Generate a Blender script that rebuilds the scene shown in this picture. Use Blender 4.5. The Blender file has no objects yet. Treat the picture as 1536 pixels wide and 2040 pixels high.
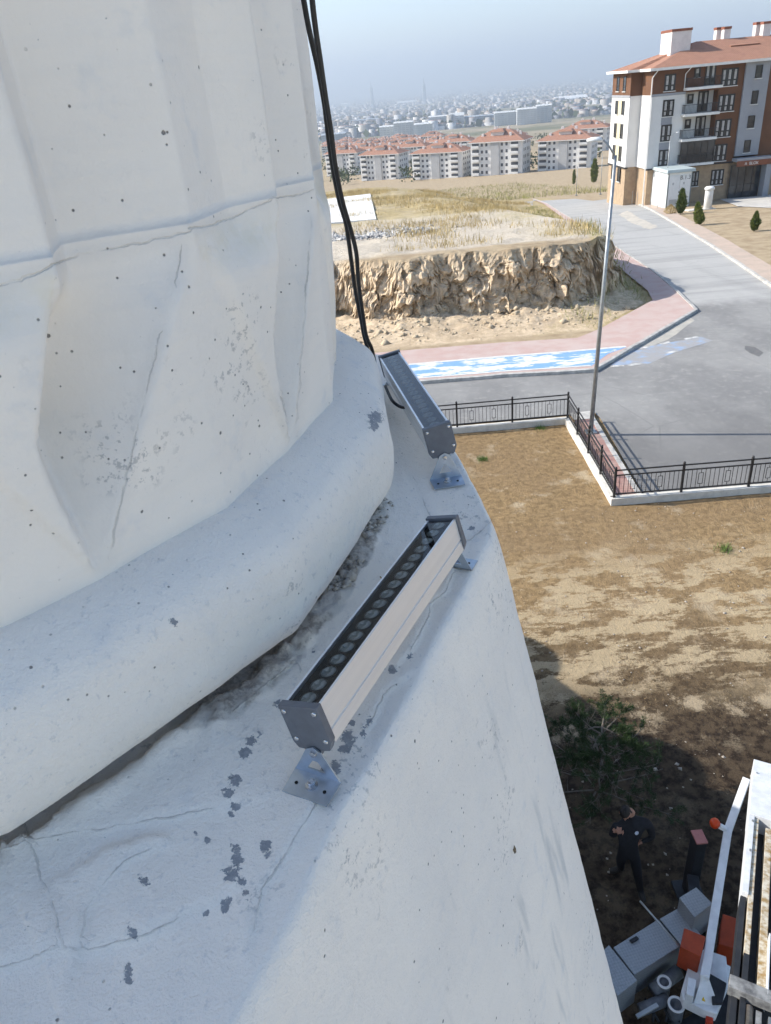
import bpy, bmesh, math, random
import numpy as np
from mathutils import Vector, Matrix, geometry

random.seed(7); rng = np.random.default_rng(7)
SC = bpy.context.scene
COL = SC.collection
PI = math.pi
R = math.radians

# ------------------------------------------------------------------ camera
CAMZ = 11.0
F = 1500.0; ROLL = R(5.3)                      # focal length in photo pixels (1536 x 2040)
PITCH = math.atan((1020 - 172) * math.cos(ROLL) / F)
FW = np.array([0, math.cos(PITCH), -math.sin(PITCH)])
_up = np.array([0, math.sin(PITCH), math.cos(PITCH)])
RT = np.array([math.cos(ROLL), 0, 0]) - math.sin(ROLL) * _up
UP = np.array([math.sin(ROLL), 0, 0]) + math.cos(ROLL) * _up
cam_d = bpy.data.cameras.new('camera'); cam = bpy.data.objects.new('camera', cam_d); COL.objects.link(cam)
cam_d.sensor_fit = 'HORIZONTAL'; cam_d.sensor_width = 36; cam_d.lens = 36 * F / 1536
cam_d.clip_start = 0.02; cam_d.clip_end = 90000
m = Matrix.Identity(4)
for i in range(3):
    m[i][0] = RT[i]; m[i][1] = UP[i]; m[i][2] = -FW[i]
m[2][3] = CAMZ
cam.matrix_world = m
SC.camera = cam

# ------------------------------------------------------------------ sky, sun, exposure
SUN_AZ = R(167.2); SUN_EL = R(35)
SD = Vector((math.cos(SUN_AZ) * math.cos(SUN_EL), math.sin(SUN_AZ) * math.cos(SUN_EL), math.sin(SUN_EL)))
W = bpy.data.worlds.new('World'); SC.world = W; W.use_nodes = True
wn = W.node_tree.nodes; wl = W.node_tree.links
sky = wn.new('ShaderNodeTexSky'); sky.sky_type = 'NISHITA'; sky.sun_disc = False
sky.sun_elevation = SUN_EL; sky.sun_rotation = math.atan2(SD.x, SD.y)
sky.altitude = 900; sky.air_density = 1.0; sky.dust_density = 1.6; sky.ozone_density = 1.0
wl.new(sky.outputs[0], wn['Background'].inputs[0]); wn['Background'].inputs[1].default_value = 0.15
sl = bpy.data.lights.new('sun', 'SUN'); sl.energy = 4.7; sl.angle = R(0.53); sl.color = (1, 0.95, 0.87)
so = bpy.data.objects.new('sun', sl); COL.objects.link(so)
so.rotation_euler = SD.to_track_quat('Z', 'Y').to_euler()
SC.view_settings.view_transform = 'Standard'; SC.view_settings.look = 'None'
SC.view_settings.exposure = 0.74; SC.view_settings.gamma = 1
SC.render.engine = 'CYCLES'
SC.cycles.use_denoising = True
SC.cycles.max_bounces = 8; SC.cycles.diffuse_bounces = 3; SC.cycles.glossy_bounces = 3
SC.cycles.transparent_max_bounces = 12; SC.cycles.volume_bounces = 0; SC.cycles.adaptive_threshold = .03

# ------------------------------------------------------------------ photo geometry helpers (used to measure real positions)
def ray(px, py):
    v = FW + RT * ((px - 768) / F) - UP * ((py - 1020) / F)
    return v / np.linalg.norm(v)
def onz(px, py, z):                       # point of the sight line at height z
    d = ray(px, py); t = (z - CAMZ) / d[2]; return np.array([d[0]*t, d[1]*t, z])
def ony(px, py, y):
    d = ray(px, py); t = y / d[1]; return np.array([d[0]*t, y, CAMZ + d[2]*t])
def onx(px, py, x):
    d = ray(px, py); t = x / d[0]; return np.array([x, d[1]*t, CAMZ + d[2]*t])
def projv(P):                             # (n,3) world -> pixels, depth
    Q = P - np.array([0, 0, CAMZ]); w = Q @ FW
    return 768 + F * (Q @ RT) / w, 1020 - F * (Q @ UP) / w, w
TP = [(-200, 0), (0, 0), (26, 0), (60, -1.7), (97, -4.3), (112, -5.3), (140, -8.2), (180, -13.2), (250, -20),
      (430, -34.5), (550, -40), (700, -45.5), (1000, -56), (2000, -88), (5000, -135), (14000, -168), (60000, -178)]
TX = [p[0] for p in TP]; TZ = [p[1] for p in TP]
def T(y): return np.interp(y, TX, TZ)
def ter(px, py):                          # sight line meets the sloping ground
    d = ray(px, py); prev = 2.
    for t in np.geomspace(2, 60000, 3000):
        if CAMZ + d[2]*t < T(d[1]*t): break
        prev = t
    lo, hi = prev, t
    for _ in range(40):
        mid = (lo + hi) / 2
        if CAMZ + d[2]*mid < T(d[1]*mid): hi = mid
        else: lo = mid
    return np.array([d[0]*hi, d[1]*hi, CAMZ + d[2]*hi])

# ------------------------------------------------------------------ numpy noise
def _hash(ix, iy, iz):
    n = (ix * 374761393 + iy * 668265263 + iz * 2147483647 + 1013904223) & 0xFFFFFFFF
    n = ((n ^ (n >> 13)) * 1274126177) & 0xFFFFFFFF
    return ((n ^ (n >> 16)) & 0xFFFF) / 32767.5 - 1.0
def vn(x, y, z):
    x, y, z = np.broadcast_arrays(np.asarray(x, float), np.asarray(y, float), np.asarray(z, float))
    ix, iy, iz = np.floor(x).astype(np.int64), np.floor(y).astype(np.int64), np.floor(z).astype(np.int64)
    fx, fy, fz = x - ix, y - iy, z - iz
    fx, fy, fz = [f*f*(3-2*f) for f in (fx, fy, fz)]
    r = 0
    for a in (0, 1):
        for b in (0, 1):
            for c in (0, 1):
                r = r + _hash(ix+a, iy+b, iz+c) * (fx if a else 1-fx) * (fy if b else 1-fy) * (fz if c else 1-fz)
    return r
def fbm(x, y, z=0., o=4):
    s = 0; a = .5
    for k in range(o):
        s = s + a * vn(np.asarray(x)*2**k + 17.3*k, np.asarray(y)*2**k - 9.1*k, np.asarray(z)*2**k + 3.7*k); a *= .5
    return s
def cells(x, y, sc, seed=0.):
    x = np.asarray(x)*sc; y = np.asarray(y)*sc; ix = np.floor(x).astype(np.int64); iy = np.floor(y).astype(np.int64)
    b1 = np.full(x.shape, 9.); b2 = np.full(x.shape, 9.); rid = np.zeros(x.shape); s_ = int(seed*1000)
    for a in (-1,0,1):
        for b in (-1,0,1):
            jx = ix+a+.5+.48*_hash(ix+a, iy+b, 11+s_); jy = iy+b+.5+.48*_hash(ix+a, iy+b, 57+s_); d = np.hypot(x-jx, y-jy)
            r = _hash(ix+a, iy+b, 91+s_); nw = d < b1; b2 = np.where(nw, b1, np.minimum(b2, d)); rid = np.where(nw, r, rid); b1 = np.where(nw, d, b1)
    return rid, b2-b1
def sstep(a, b, x):
    t = np.clip((x - a) / (b - a), 0, 1); return t*t*(3-2*t)

# ------------------------------------------------------------------ materials
def srgb(r, g, b):
    f = lambda c: (c/255/12.92) if c/255 <= .04045 else ((c/255+.055)/1.055)**2.4
    return (f(r), f(g), f(b), 1)
class NT:
    def __init__(s, name):
        s.m = bpy.data.materials.new(name); s.m.use_nodes = True
        s.t = s.m.node_tree; s.b = s.t.nodes['Principled BSDF']; s.out = s.t.nodes['Material Output']
        s.tc = s.t.nodes.new('ShaderNodeTexCoord').outputs['Object']
    def n(s, typ, **kw):
        o = s.t.nodes.new(typ)
        for k, v in kw.items(): setattr(o, k, v)
        return o
    def l(s, a, b): s.t.links.new(a, b)
    def noise(s, scale, detail=5, rough=.55, vec=None, dist=0):
        o = s.n('ShaderNodeTexNoise'); o.inputs['Scale'].default_value = scale
        o.inputs['Detail'].default_value = detail; o.inputs['Roughness'].default_value = rough
        o.inputs['Distortion'].default_value = dist
        s.l(vec or s.tc, o.inputs['Vector']); return o.outputs['Fac']
    def vor(s, scale, feat='F1', vec=None):
        o = s.n('ShaderNodeTexVoronoi', feature=feat); o.inputs['Scale'].default_value = scale
        s.l(vec or s.tc, o.inputs['Vector']); return o
    def map(s, scale=(1, 1, 1), rot=(0, 0, 0), loc=(0, 0, 0)):
        o = s.n('ShaderNodeMapping'); o.inputs['Scale'].default_value = scale; o.inputs['Rotation'].default_value = rot
        o.inputs['Location'].default_value = loc
        s.l(s.tc, o.inputs['Vector']); return o.outputs[0]
    def ramp(s, fac, a, b, smooth=True):                 # 0..1 between a and b
        o = s.n('ShaderNodeMapRange'); o.interpolation_type = 'SMOOTHSTEP' if smooth else 'LINEAR'
        s.l(fac, o.inputs[0]); o.inputs[1].default_value = a; o.inputs[2].default_value = b
        return o.outputs[0]
    def math(s, op, a, b=None):
        o = s.n('ShaderNodeMath', operation=op)
        for i, v in enumerate((a, b)):
            if v is None: continue
            if isinstance(v, (int, float)): o.inputs[i].default_value = v
            else: s.l(v, o.inputs[i])
        return o.outputs[0]
    def mix(s, fac, a, b):
        o = s.n('ShaderNodeMix', data_type='RGBA')
        for v, i in ((fac, 0), (a, 6), (b, 7)):
            if isinstance(v, (int, float)): o.inputs[i].default_value = v
            elif isinstance(v, tuple): o.inputs[i].default_value = v if len(v) == 4 else (*v, 1)
            else: s.l(v, o.inputs[i])
        return o.outputs[2]
    def attr(s, name):
        o = s.n('ShaderNodeAttribute', attribute_name=name); return o.outputs['Fac']
    def acol(s, name):
        o = s.n('ShaderNodeAttribute', attribute_name=name); return o.outputs['Color']
    def bump(s, h, strength=.3, dist=.01, prev=None):
        o = s.n('ShaderNodeBump'); o.inputs['Strength'].default_value = strength; o.inputs['Distance'].default_value = dist
        s.l(h, o.inputs['Height'])
        if prev is not None: s.l(prev, o.inputs['Normal'])
        return o.outputs[0]
    def fin(s, col=None, rough=.8, metal=0, normal=None, spec=.3):
        if col is not None:
            if isinstance(col, tuple): s.b.inputs['Base Color'].default_value = col if len(col) == 4 else (*col, 1)
            else: s.l(col, s.b.inputs['Base Color'])
        if isinstance(rough, (int, float)): s.b.inputs['Roughness'].default_value = rough
        else: s.l(rough, s.b.inputs['Roughness'])
        s.b.inputs['Metallic'].default_value = metal
        s.b.inputs['Specular IOR Level'].default_value = spec
        if normal is not None: s.l(normal, s.b.inputs['Normal'])
        return s.m
MATS = {}
def M(name, c1, c2=None, scale=8, rough=.75, metal=0, bump=0, bscale=None, spec=.3, stretch=None):
    if name in MATS: return MATS[name]
    k = NT(name)
    c1 = c1 if len(c1) == 4 else (*c1, 1)
    if c2 is None: c2 = tuple(c*.82 for c in c1[:3])
    vec = k.map(scale=stretch) if stretch else None
    nz = k.noise(scale, 6, .6, vec)
    col = k.mix(k.ramp(nz, .35, .68), c1, c2)
    nrm = None
    if bump: nrm = k.bump(k.noise(bscale or scale*4, 4, .6, vec), bump, .02)
    rr = k.math('ADD', k.math('MULTIPLY', nz, .25), rough - .12)
    MATS[name] = k.fin(col, rr, metal, nrm, spec); return MATS[name]

# ------------------------------------------------------------------ object helpers
class MB:
    def __init__(s): s.v = []; s.f = []
    def add(s, vs, fs):
        o = len(s.v); s.v += [tuple(map(float, v)) for v in vs]; s.f += [tuple(i+o for i in f) for f in fs]; return s
    def box(s, x0, x1, y0, y1, z0, z1):
        return s.hexa([(x0,y0,z0),(x1,y0,z0),(x1,y1,z0),(x0,y1,z0)], [(x0,y0,z1),(x1,y0,z1),(x1,y1,z1),(x0,y1,z1)])
    def hexa(s, b, t):
        return s.add(list(b)+list(t), [(3,2,1,0),(4,5,6,7),(0,1,5,4),(1,2,6,5),(2,3,7,6),(3,0,4,7)])
    def prism(s, pts, z0, z1):
        n = len(pts)
        return s.add([(*p, z0) for p in pts]+[(*p, z1) for p in pts],
                     [tuple(range(n-1,-1,-1)), tuple(range(n,2*n))]+[(i,(i+1)%n,n+(i+1)%n,n+i) for i in range(n)])
    def beam(s, a, b, w, h, up=(0,0,1)):
        a = Vector(a); b = Vector(b); d = (b-a).normalized(); u = Vector(up)
        if abs(d.dot(u)) > .98: u = Vector((0,1,0))
        r = d.cross(u).normalized()*w/2; t = r.cross(d).normalized()*h/2
        return s.hexa([a-r-t,a+r-t,a+r+t,a-r+t],[b-r-t,b+r-t,b+r+t,b-r+t])
    def tube(s, pts, rad, n=8, cap=True):
        pts = [Vector(p) for p in pts]; rads = rad if isinstance(rad, (list, tuple)) else [rad]*len(pts)
        vs = []; fs = []; u = None
        for i, p in enumerate(pts):
            d = (pts[min(i+1,len(pts)-1)]-pts[max(i-1,0)]).normalized()
            if u is None:
                u = Vector((0,0,1)) if abs(d.z) < .9 else Vector((1,0,0))
            u = (u - d*u.dot(d)).normalized(); w = d.cross(u)
            for k in range(n):
                a = 2*PI*k/n; vs.append(p+(u*math.cos(a)+w*math.sin(a))*rads[i])
        for i in range(len(pts)-1):
            for k in range(n):
                fs.append((i*n+k, i*n+(k+1)%n, (i+1)*n+(k+1)%n, (i+1)*n+k))
        if cap: fs += [tuple(range(n-1,-1,-1)), tuple(range((len(pts)-1)*n, len(pts)*n))]
        return s.add(vs, fs)
    def lathe(s, prof, n=16, c=(0,0,0)):
        vs = []; fs = []
        for r, z in prof:
            for k in range(n):
                a = 2*PI*k/n; vs.append((c[0]+r*math.cos(a), c[1]+r*math.sin(a), c[2]+z))
        for i in range(len(prof)-1):
            for k in range(n): fs.append((i*n+k, i*n+(k+1)%n, (i+1)*n+(k+1)%n, (i+1)*n+k))
        fs += [tuple(range(n-1,-1,-1)), tuple(range((len(prof)-1)*n, len(prof)*n))]
        return s.add(vs, fs)
    def xf(s, mat):
        s.v = [tuple(mat @ Vector(v)) for v in s.v]; return s
def me_from(name, v, f, smooth=False):
    me = bpy.data.meshes.new(name); me.from_pydata(v if isinstance(v, list) else v.tolist(), [], f if isinstance(f, list) else f.tolist())
    me.update()
    if smooth: me.polygons.foreach_set('use_smooth', [True]*len(me.polygons))
    return me
def tag(o, label=None, cat=None, group=None, kind=None):
    if label: o['label'] = label
    if cat: o['category'] = cat
    if group: o['group'] = group
    if kind: o['kind'] = kind
    return o
def ob(name, me, mat=None, parent=None, loc=None, rot=None):
    o = bpy.data.objects.new(name, me); COL.objects.link(o)
    if mat is not None and len(me.materials) == 0: me.materials.append(mat)
    if parent: o.parent = parent
    if loc is not None: o.location = loc
    if rot is not None: o.rotation_euler = rot
    return o
def bevel(me, w, seg=2, ang=35):
    bm = bmesh.new(); bm.from_mesh(me)
    es = [e for e in bm.edges if len(e.link_faces) == 2 and e.calc_face_angle(0) > R(ang)]
    bmesh.ops.bevel(bm, geom=es, offset=w, segments=seg, affect='EDGES', profile=.6)
    bm.to_mesh(me); bm.free(); return me
def part(name, mb, mat, parent, org=(0,0,0), smooth=False, bev=0):
    """a part of a thing: coordinates in world space minus the thing's own place"""
    v = [(a-org[0], b-org[1], c-org[2]) for a, b, c in mb.v]
    me = me_from(name, v, mb.f, smooth)
    if bev: bevel(me, bev)
    return ob(name, me, mat, parent)
def thing(name, label, cat, loc=(0,0,0), rotz=0, group=None):
    o = bpy.data.objects.new(name, None); COL.objects.link(o); o.location = loc; o.rotation_euler = (0,0,rotz)
    o.empty_display_size = .2
    return tag(o, label, cat, group)
def copy_tree(o, parent=None):
    c = o.copy(); COL.objects.link(c); c.parent = parent
    for ch in list(o.children): copy_tree(ch, c)
    return c
def grid_faces(nu, nv, wrap=False):
    i = np.arange(nu - (0 if wrap else 1))[:, None]; j = np.arange(nv-1)[None, :]
    i2 = (i+1) % nu
    return np.stack([np.broadcast_to(a, (len(i), nv-1)) for a in (i*nv+j, i2*nv+j, i2*nv+j+1, i*nv+j+1)], -1).reshape(-1, 4)
def np_mesh(name, V, Fq, smooth=True):
    me = bpy.data.meshes.new(name); n = len(V); nf = len(Fq); k = Fq.shape[1]
    me.vertices.add(n); me.vertices.foreach_set('co', V.astype(np.float32).ravel())
    me.loops.add(nf*k); me.loops.foreach_set('vertex_index', Fq.astype(np.int32).ravel())
    me.polygons.add(nf); me.polygons.foreach_set('loop_start', np.arange(0, nf*k, k, dtype=np.int32))
    me.update(calc_edges=True); me.validate()
    if smooth: me.polygons.foreach_set('use_smooth', np.ones(len(me.polygons), bool))
    return me
def fattr(me, name, arr):
    a = me.attributes.new(name, 'FLOAT', 'POINT'); a.data.foreach_set('value', np.asarray(arr, np.float32))
def cattr(me, name, arr, dom='FACE'):
    a = me.attributes.new(name, 'FLOAT_COLOR', dom); a.data.foreach_set('color', np.asarray(arr, np.float32).ravel())
def text_mesh(s, size, mat, name, parent, loc, rot, ext=.004):
    cu = bpy.data.curves.new(name, 'FONT'); cu.body = s; cu.size = size; cu.extrude = ext; cu.align_x = 'CENTER'
    o = bpy.data.objects.new(name, cu); COL.objects.link(o)
    me = bpy.data.meshes.new_from_object(o.evaluated_get(bpy.context.evaluated_depsgraph_get()))
    bpy.data.objects.remove(o); bpy.data.curves.remove(cu)
    me.materials.clear()
    return ob(name, me, mat, parent, loc, rot)

# ================================================================== GROUND
KERB_PX = [(840,765),(1000,752),(1180,742),(1230,712),(1300,671),(1383,622),(1340,580),(1300,545),(1250,512),(1200,480),(1150,446),(1100,415),(1062,398)]
KERB = [ter(*p)[:2] for p in KERB_PX]
ROADL = KERB[5:] + [np.array([24.5,112.]), np.array([21.,124.]), np.array([12.,134.]), np.array([-20.,142.])]
INNER_PX = [(790,705),(1000,688),(1150,679),(1194,661),(1300,603),(1290,584),(1244,546),(1213,510),(1167,473),(1115,432),(1087,411),(1055,397)]
INNER = [ter(*p)[:2] for p in INNER_PX]
RIGHT_PX = [(1536,570),(1470,525),(1400,480),(1350,449),(1300,420),(1262,403),(1235,394)]
RIGHT = [ter(*p)[:2] for p in RIGHT_PX]
dR = RIGHT[0]-RIGHT[2]; dR /= np.linalg.norm(dR)
RIGHT = [RIGHT[0]+dR*30] + RIGHT
XB = INNER[4:]                                  # boundary between the bank and the pavement
xb_y = [p[1] for p in XB]; xb_x = [p[0] for p in XB]
def xb(y): return np.interp(y, [30, 36.5]+xb_y+[140, 160], [9, 11.]+xb_x+[14, -20])
y0x = [-60,-6,-1.3,1.8,4.7,7.2,10.1,12.5,14.5,18]; y0y = [45,44.5,44.0,41.7,42,41.2,41.3,42.2,44.5,48]
def ground_z(x, y):
    x, y = np.broadcast_arrays(np.asarray(x, float), np.asarray(y, float))
    t = T(y); zt = 2.55 - .068*(y-45) + .25*fbm(x*.25, y*.25, 1.) * sstep(44, 50, y)
    y0 = np.interp(x, y0x, y0y) + .9*fbm(x*.35, 0, 5.) + .35*fbm(x*1.3, 0, 9.)
    sy = sstep(0, 1, (y-y0)/1.3*.75+.12) * np.clip((y-y0)/.25+1, 0, 1)
    tal = .12*sstep(-3, 0, y-y0)*(1+.6*fbm(x*.8, y*.8, 2.))
    sx = sstep(0, 1, (xb(y)-.35-x)/(2.6+.5*fbm(y*.4, 0, 3.)+.30*np.maximum(y-52,0)))
    fade = 1-sstep(140, 185, y)
    k = np.maximum(sy, tal*(sy < .2))*sx*fade
    return t + np.maximum(zt-t, 0)*k, sy*sx*fade, k
def lin(a, b, s): return np.arange(a, b, s)
gx = np.concatenate([-np.geomspace(40000, 60, 24), lin(-60,-12,4), lin(-12,-5,.5), lin(-5,20,.105), lin(20,60,.6), lin(60,120,5), np.geomspace(120, 40000, 34)])
gy = np.concatenate([lin(-120,-4,8), lin(-4,5,1.5), lin(5,26,.3), lin(26,39,.5), lin(39,40.5,.1), lin(40.5,46.5,.042), lin(46.5,47.5,.1), lin(47.5,62,.4), lin(62,160,1.5), np.geomspace(160, 34500, 66)])
GX, GY = np.meshgrid(gx, gy, indexing='ij')
GZ, SYX, KK = ground_z(GX, GY)
face = (SYX > .02) & (SYX < .995) & (GY < 60)
fx = GX.ravel(); fy = GY.ravel(); fz = GZ.ravel().copy(); fm = (np.sin(np.clip(SYX, 0, 1)*PI)**.6).ravel()*face.ravel()
strk = fbm(fx*1.5, fz*.55, fy*.35, 5); blk = np.abs(fbm(fx*2.6, fz*2.2, fy*1.4+4, 4))
fine = np.abs(fbm(fx*6.5, fz*5.0, fy*2.2+2, 3)); crag = np.abs(fbm(fx*.9+4, fz*1.1, fy*.5, 4))
DY = (-.85*strk - 1.15*(blk-.18) - .55*(fine-.16) - 1.2*(crag-.2)) * fm
wx = fx+.25*fbm(fx*2,fz*2,3.,3); wz = fz+.25*fbm(fx*2,fz*2,8.,3)
c1_, e1_ = cells(wx, wz*.62, 1.05, 1.); c2_, e2_ = cells(wx, wz*.8, 2.6, 2.); c3_, e3_ = cells(wx, wz*.9, 5.2, 3.)
DY = (-.35*strk - .40*(blk-.18) - .35*c1_ - .26*c2_ - .12*c3_ + .22*np.exp(-(e1_/.10)**2) + .12*np.exp(-(e2_/.12)**2) - .5*(crag-.2)) * fm
DX = .35*fbm(fx*2.1, fz*2.1, 7., 3)*fm
DZ = .5*fbm(fx*1.9+3, fz*1.6, fy+9, 3)*fm
near = (GY.ravel() < 27)
fz += np.where(near, .035*fbm(fx*1.1, fy*1.1, 0, 4), 0)
fz += np.where((SYX.ravel() >= .9) & (fy < 140), .16*fbm(fx*.7, fy*.7, 4, 4), 0)
talus = (GY.ravel() > 37) & (GY.ravel() < 46) & (SYX.ravel() < .1) & (fx < xb(fy)-.5)
fz += np.where(talus, .16*np.maximum(0, fbm(fx*1.7, fy*1.7, 6, 4))*sstep(36.8, 39.5, fy), 0)
GV = np.stack([fx+DX, fy+DY, fz+DZ], 1)
me = np_mesh('ground', GV, grid_faces(len(gx), len(gy)), True)
pf = (fm > .05)[grid_faces(len(gx), len(gy))].any(1); me.polygons.foreach_set('use_smooth', ~pf)
grassy = sstep(62, 72, fy)*(1-sstep(120, 420, fy)*.55)*(fx < xb(fy)+3)
grassy = np.maximum(grassy, sstep(0, .6, fbm(fx*.16, fy*.16, 8.)+.18)*(fy > 46)*(fy < 66)*sstep(9, 13, fx)*(fx < xb(fy)+.5))
bank = ((fx > xb(fy)-3.6) & (fx < xb(fy)+.2) & (fy > 37) & (fy < 110)).astype(float)
fattr(me, 'grass', np.maximum(grassy, bank))
fattr(me, 'pale', sstep(44, 46, fy)*(1-sstep(66, 74, fy))*(fx < xb(fy)-2))
fattr(me, 'cliff', np.maximum(fm, (talus*.7)))
fattr(me, 'garden', near.astype(float))
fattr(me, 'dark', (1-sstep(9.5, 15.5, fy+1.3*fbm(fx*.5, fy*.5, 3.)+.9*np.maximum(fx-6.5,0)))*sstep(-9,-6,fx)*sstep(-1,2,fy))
fattr(me, 'bare', .12+.88*sstep(9.3, 11.0, fy+.35*np.maximum(fx-3,0)*0+.8*fbm(fx*.6,fy*.6,9.)))  # pale patches held back where the hall's shadow falls, deepening the shade
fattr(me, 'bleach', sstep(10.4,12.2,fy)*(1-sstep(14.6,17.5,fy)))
fattr(me, 'far', sstep(500, 1200, fy))
k = NT('ground')
n1 = k.noise(.9, 8, .62); n2 = k.noise(5.5, 7, .65); n3 = k.noise(26, 5, .7); n4 = k.noise(.25, 5, .5)
soil = k.mix(k.ramp(n2, .38, .66), (.32,.222,.115), (.20,.135,.070))
soil = k.mix(k.math('MULTIPLY', k.ramp(n1, .55, .68), .75), soil, (.50,.41,.28))
soil = k.mix(k.math('MULTIPLY', k.ramp(n3, .5, .72), .55), soil, (.15,.105,.06))
soil = k.mix(k.math('MULTIPLY', k.ramp(n4, .44, .60), .35), soil, (.24,.165,.095))
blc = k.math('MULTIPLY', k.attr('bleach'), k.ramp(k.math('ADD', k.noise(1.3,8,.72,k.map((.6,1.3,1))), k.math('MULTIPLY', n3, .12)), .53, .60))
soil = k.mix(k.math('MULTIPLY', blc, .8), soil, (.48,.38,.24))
litter = k.mix(k.ramp(n2, .42, .62), (.080,.058,.038), (.028,.020,.015))  # needle litter, its tone pushed darker to deepen the shaded ground
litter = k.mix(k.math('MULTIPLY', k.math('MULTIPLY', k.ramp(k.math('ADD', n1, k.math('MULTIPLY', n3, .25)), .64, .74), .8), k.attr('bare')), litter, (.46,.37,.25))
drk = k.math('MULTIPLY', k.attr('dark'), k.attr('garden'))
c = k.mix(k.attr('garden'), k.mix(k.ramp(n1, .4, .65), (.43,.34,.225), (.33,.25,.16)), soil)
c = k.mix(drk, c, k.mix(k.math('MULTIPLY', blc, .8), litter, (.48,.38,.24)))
c = k.mix(k.attr('pale'), c, k.mix(k.ramp(n2, .4, .7), (.56,.495,.405), (.44,.375,.285)))
g1 = k.mix(k.ramp(n1, .4, .62), (.46,.37,.18), (.36,.30,.13))
g1 = k.mix(k.math('MULTIPLY', k.ramp(n4, .5, .62), .7), g1, (.48,.41,.28))
c = k.mix(k.math('MULTIPLY', k.attr('grass'), k.math('MULTIPLY', k.ramp(n2, .25, .6), .7)), c, g1)
c = k.mix(k.attr('cliff'), c, k.mix(k.math('MULTIPLY', k.ramp(k.noise(1.2,6,.7,k.map((.25,.25,2.6))), .48,.60), .5), k.mix(k.ramp(k.noise(2.6, 8, .75), .40, .60), (.78,.63,.45), (.50,.39,.27)), (.46,.35,.235)))
farc = k.mix(k.ramp(k.noise(.004, 6, .6), .42, .6), (.32,.27,.19), (.15,.15,.09))
c = k.mix(k.attr('far'), c, farc)
h = k.math('ADD', k.math('MULTIPLY', n2, .7), k.math('MULTIPLY', n3, .5))
peb = k.vor(9.0)
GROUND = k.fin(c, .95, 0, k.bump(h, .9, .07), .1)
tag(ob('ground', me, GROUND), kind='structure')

def drape(name, poly, off, mat, sp=1.2, zf=None, kind='structure', jitter=0):
    """a sheet cut to an outline and laid on the sloping ground"""
    pts = []
    n = len(poly)
    for i in range(n):
        a = np.array(poly[i], float); b = np.array(poly[(i+1) % n], float); d = np.linalg.norm(b-a); q = max(1, int(d/sp))
        for j in range(q):
            p = a+(b-a)*j/q
            if jitter and 0 < j: p = p+rng.uniform(-jitter, jitter, 2)
            pts.append(p)
    P = np.array(pts); nb = len(P)
    edges = [(i, (i+1) % nb) for i in range(nb)]
    x0, y0 = P.min(0); x1, y1 = P.max(0)
    inn = [Vector((x, y)) for x in np.arange(x0+sp/2, x1, sp*1.5) for y in np.arange(y0+sp/2, y1, sp*1.5)] if (x1-x0)*(y1-y0)/(sp*sp) < 30000 else []
    res = geometry.delaunay_2d_cdt([Vector(p) for p in P]+inn, edges, [list(range(nb))], 1, 1e-4)
    vs = [(v.x, v.y, float((zf or T)(v.y)) + off) for v in res[0]]
    fs = []
    for f in res[2]:
        a, b, c_ = [Vector(vs[i]) for i in f[:3]]
        fs.append(tuple(f) if (b-a).cross(c_-a).z > 0 else tuple(reversed(f)))
    return tag(ob(name, me_from(name, vs, fs, True), mat), kind=kind)

# ---- asphalt
k = NT('asphalt')
n1 = k.noise(.35, 6, .6, k.map((1,.5,1))); n2 = k.noise(3.5, 6, .65); n3 = k.noise(60, 3, .7)
c = k.mix(k.ramp(n1, .4, .65), (.215,.211,.204), (.29,.284,.27))
c = k.mix(k.math('MULTIPLY', k.ramp(n2, .5, .7), .35), c, (.42,.405,.37))
c = k.mix(k.math('MULTIPLY', k.ramp(n3, .45, .7), .3), c, (.16,.157,.15))
sepc = k.n('ShaderNodeSeparateXYZ'); k.l(k.tc, sepc.inputs[0])
old = k.ramp(k.math('ADD', sepc.outputs[1], k.math('MULTIPLY', n1, 3)), 41, 43)          # older, paler surfacing up the hill
c = k.mix(k.math('MULTIPLY', old, .7), c, (.47,.46,.435))
wr = k.noise(1.0,5,.6,k.map((.06,.9,1),(0,0,.02))); c = k.mix(k.math('MULTIPLY', k.ramp(wr,.50,.66), .35), c, (.20,.197,.19)); wr2 = k.noise(.8,5,.6,k.map((.9,.07,1),(0,0,-.12))); c = k.mix(k.math('MULTIPLY', k.ramp(wr2,.52,.68), .28), c, (.24,.236,.225))
cr = k.ramp(k.vor(.22, 'DISTANCE_TO_EDGE', k.map((1,1,1))).outputs['Distance'], .0, .006)
c = k.mix(k.math('MULTIPLY', k.math('MULTIPLY', k.math('SUBTRACT', 1., cr), k.ramp(n1,.5,.62)), .35), c, (.12,.12,.12)); newr = k.ramp(k.math('ADD', sepc.outputs[1], k.math('MULTIPLY', n1, 6)), 30, 25); c = k.mix(k.math('MULTIPLY', newr, .55), c, (.135,.132,.128))
ASPH = k.fin(c, .88, 0, k.bump(n3, .25, .01), .25)
road_poly = [(-80,25.45),(7.95,25.45),(8.0,24.9),(7.55,18.95),(60,18.6),(60,30)] + [tuple(p) for p in RIGHT] + [(33.,112.),(34,125),(24,137),(5,148),(-20,152)] + [tuple(p) for p in ROADL[::-1]] + [tuple(p) for p in KERB[4::-1]] + [(-80,31.2)]
drape('road', road_poly, .03, ASPH, 1.5)

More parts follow.
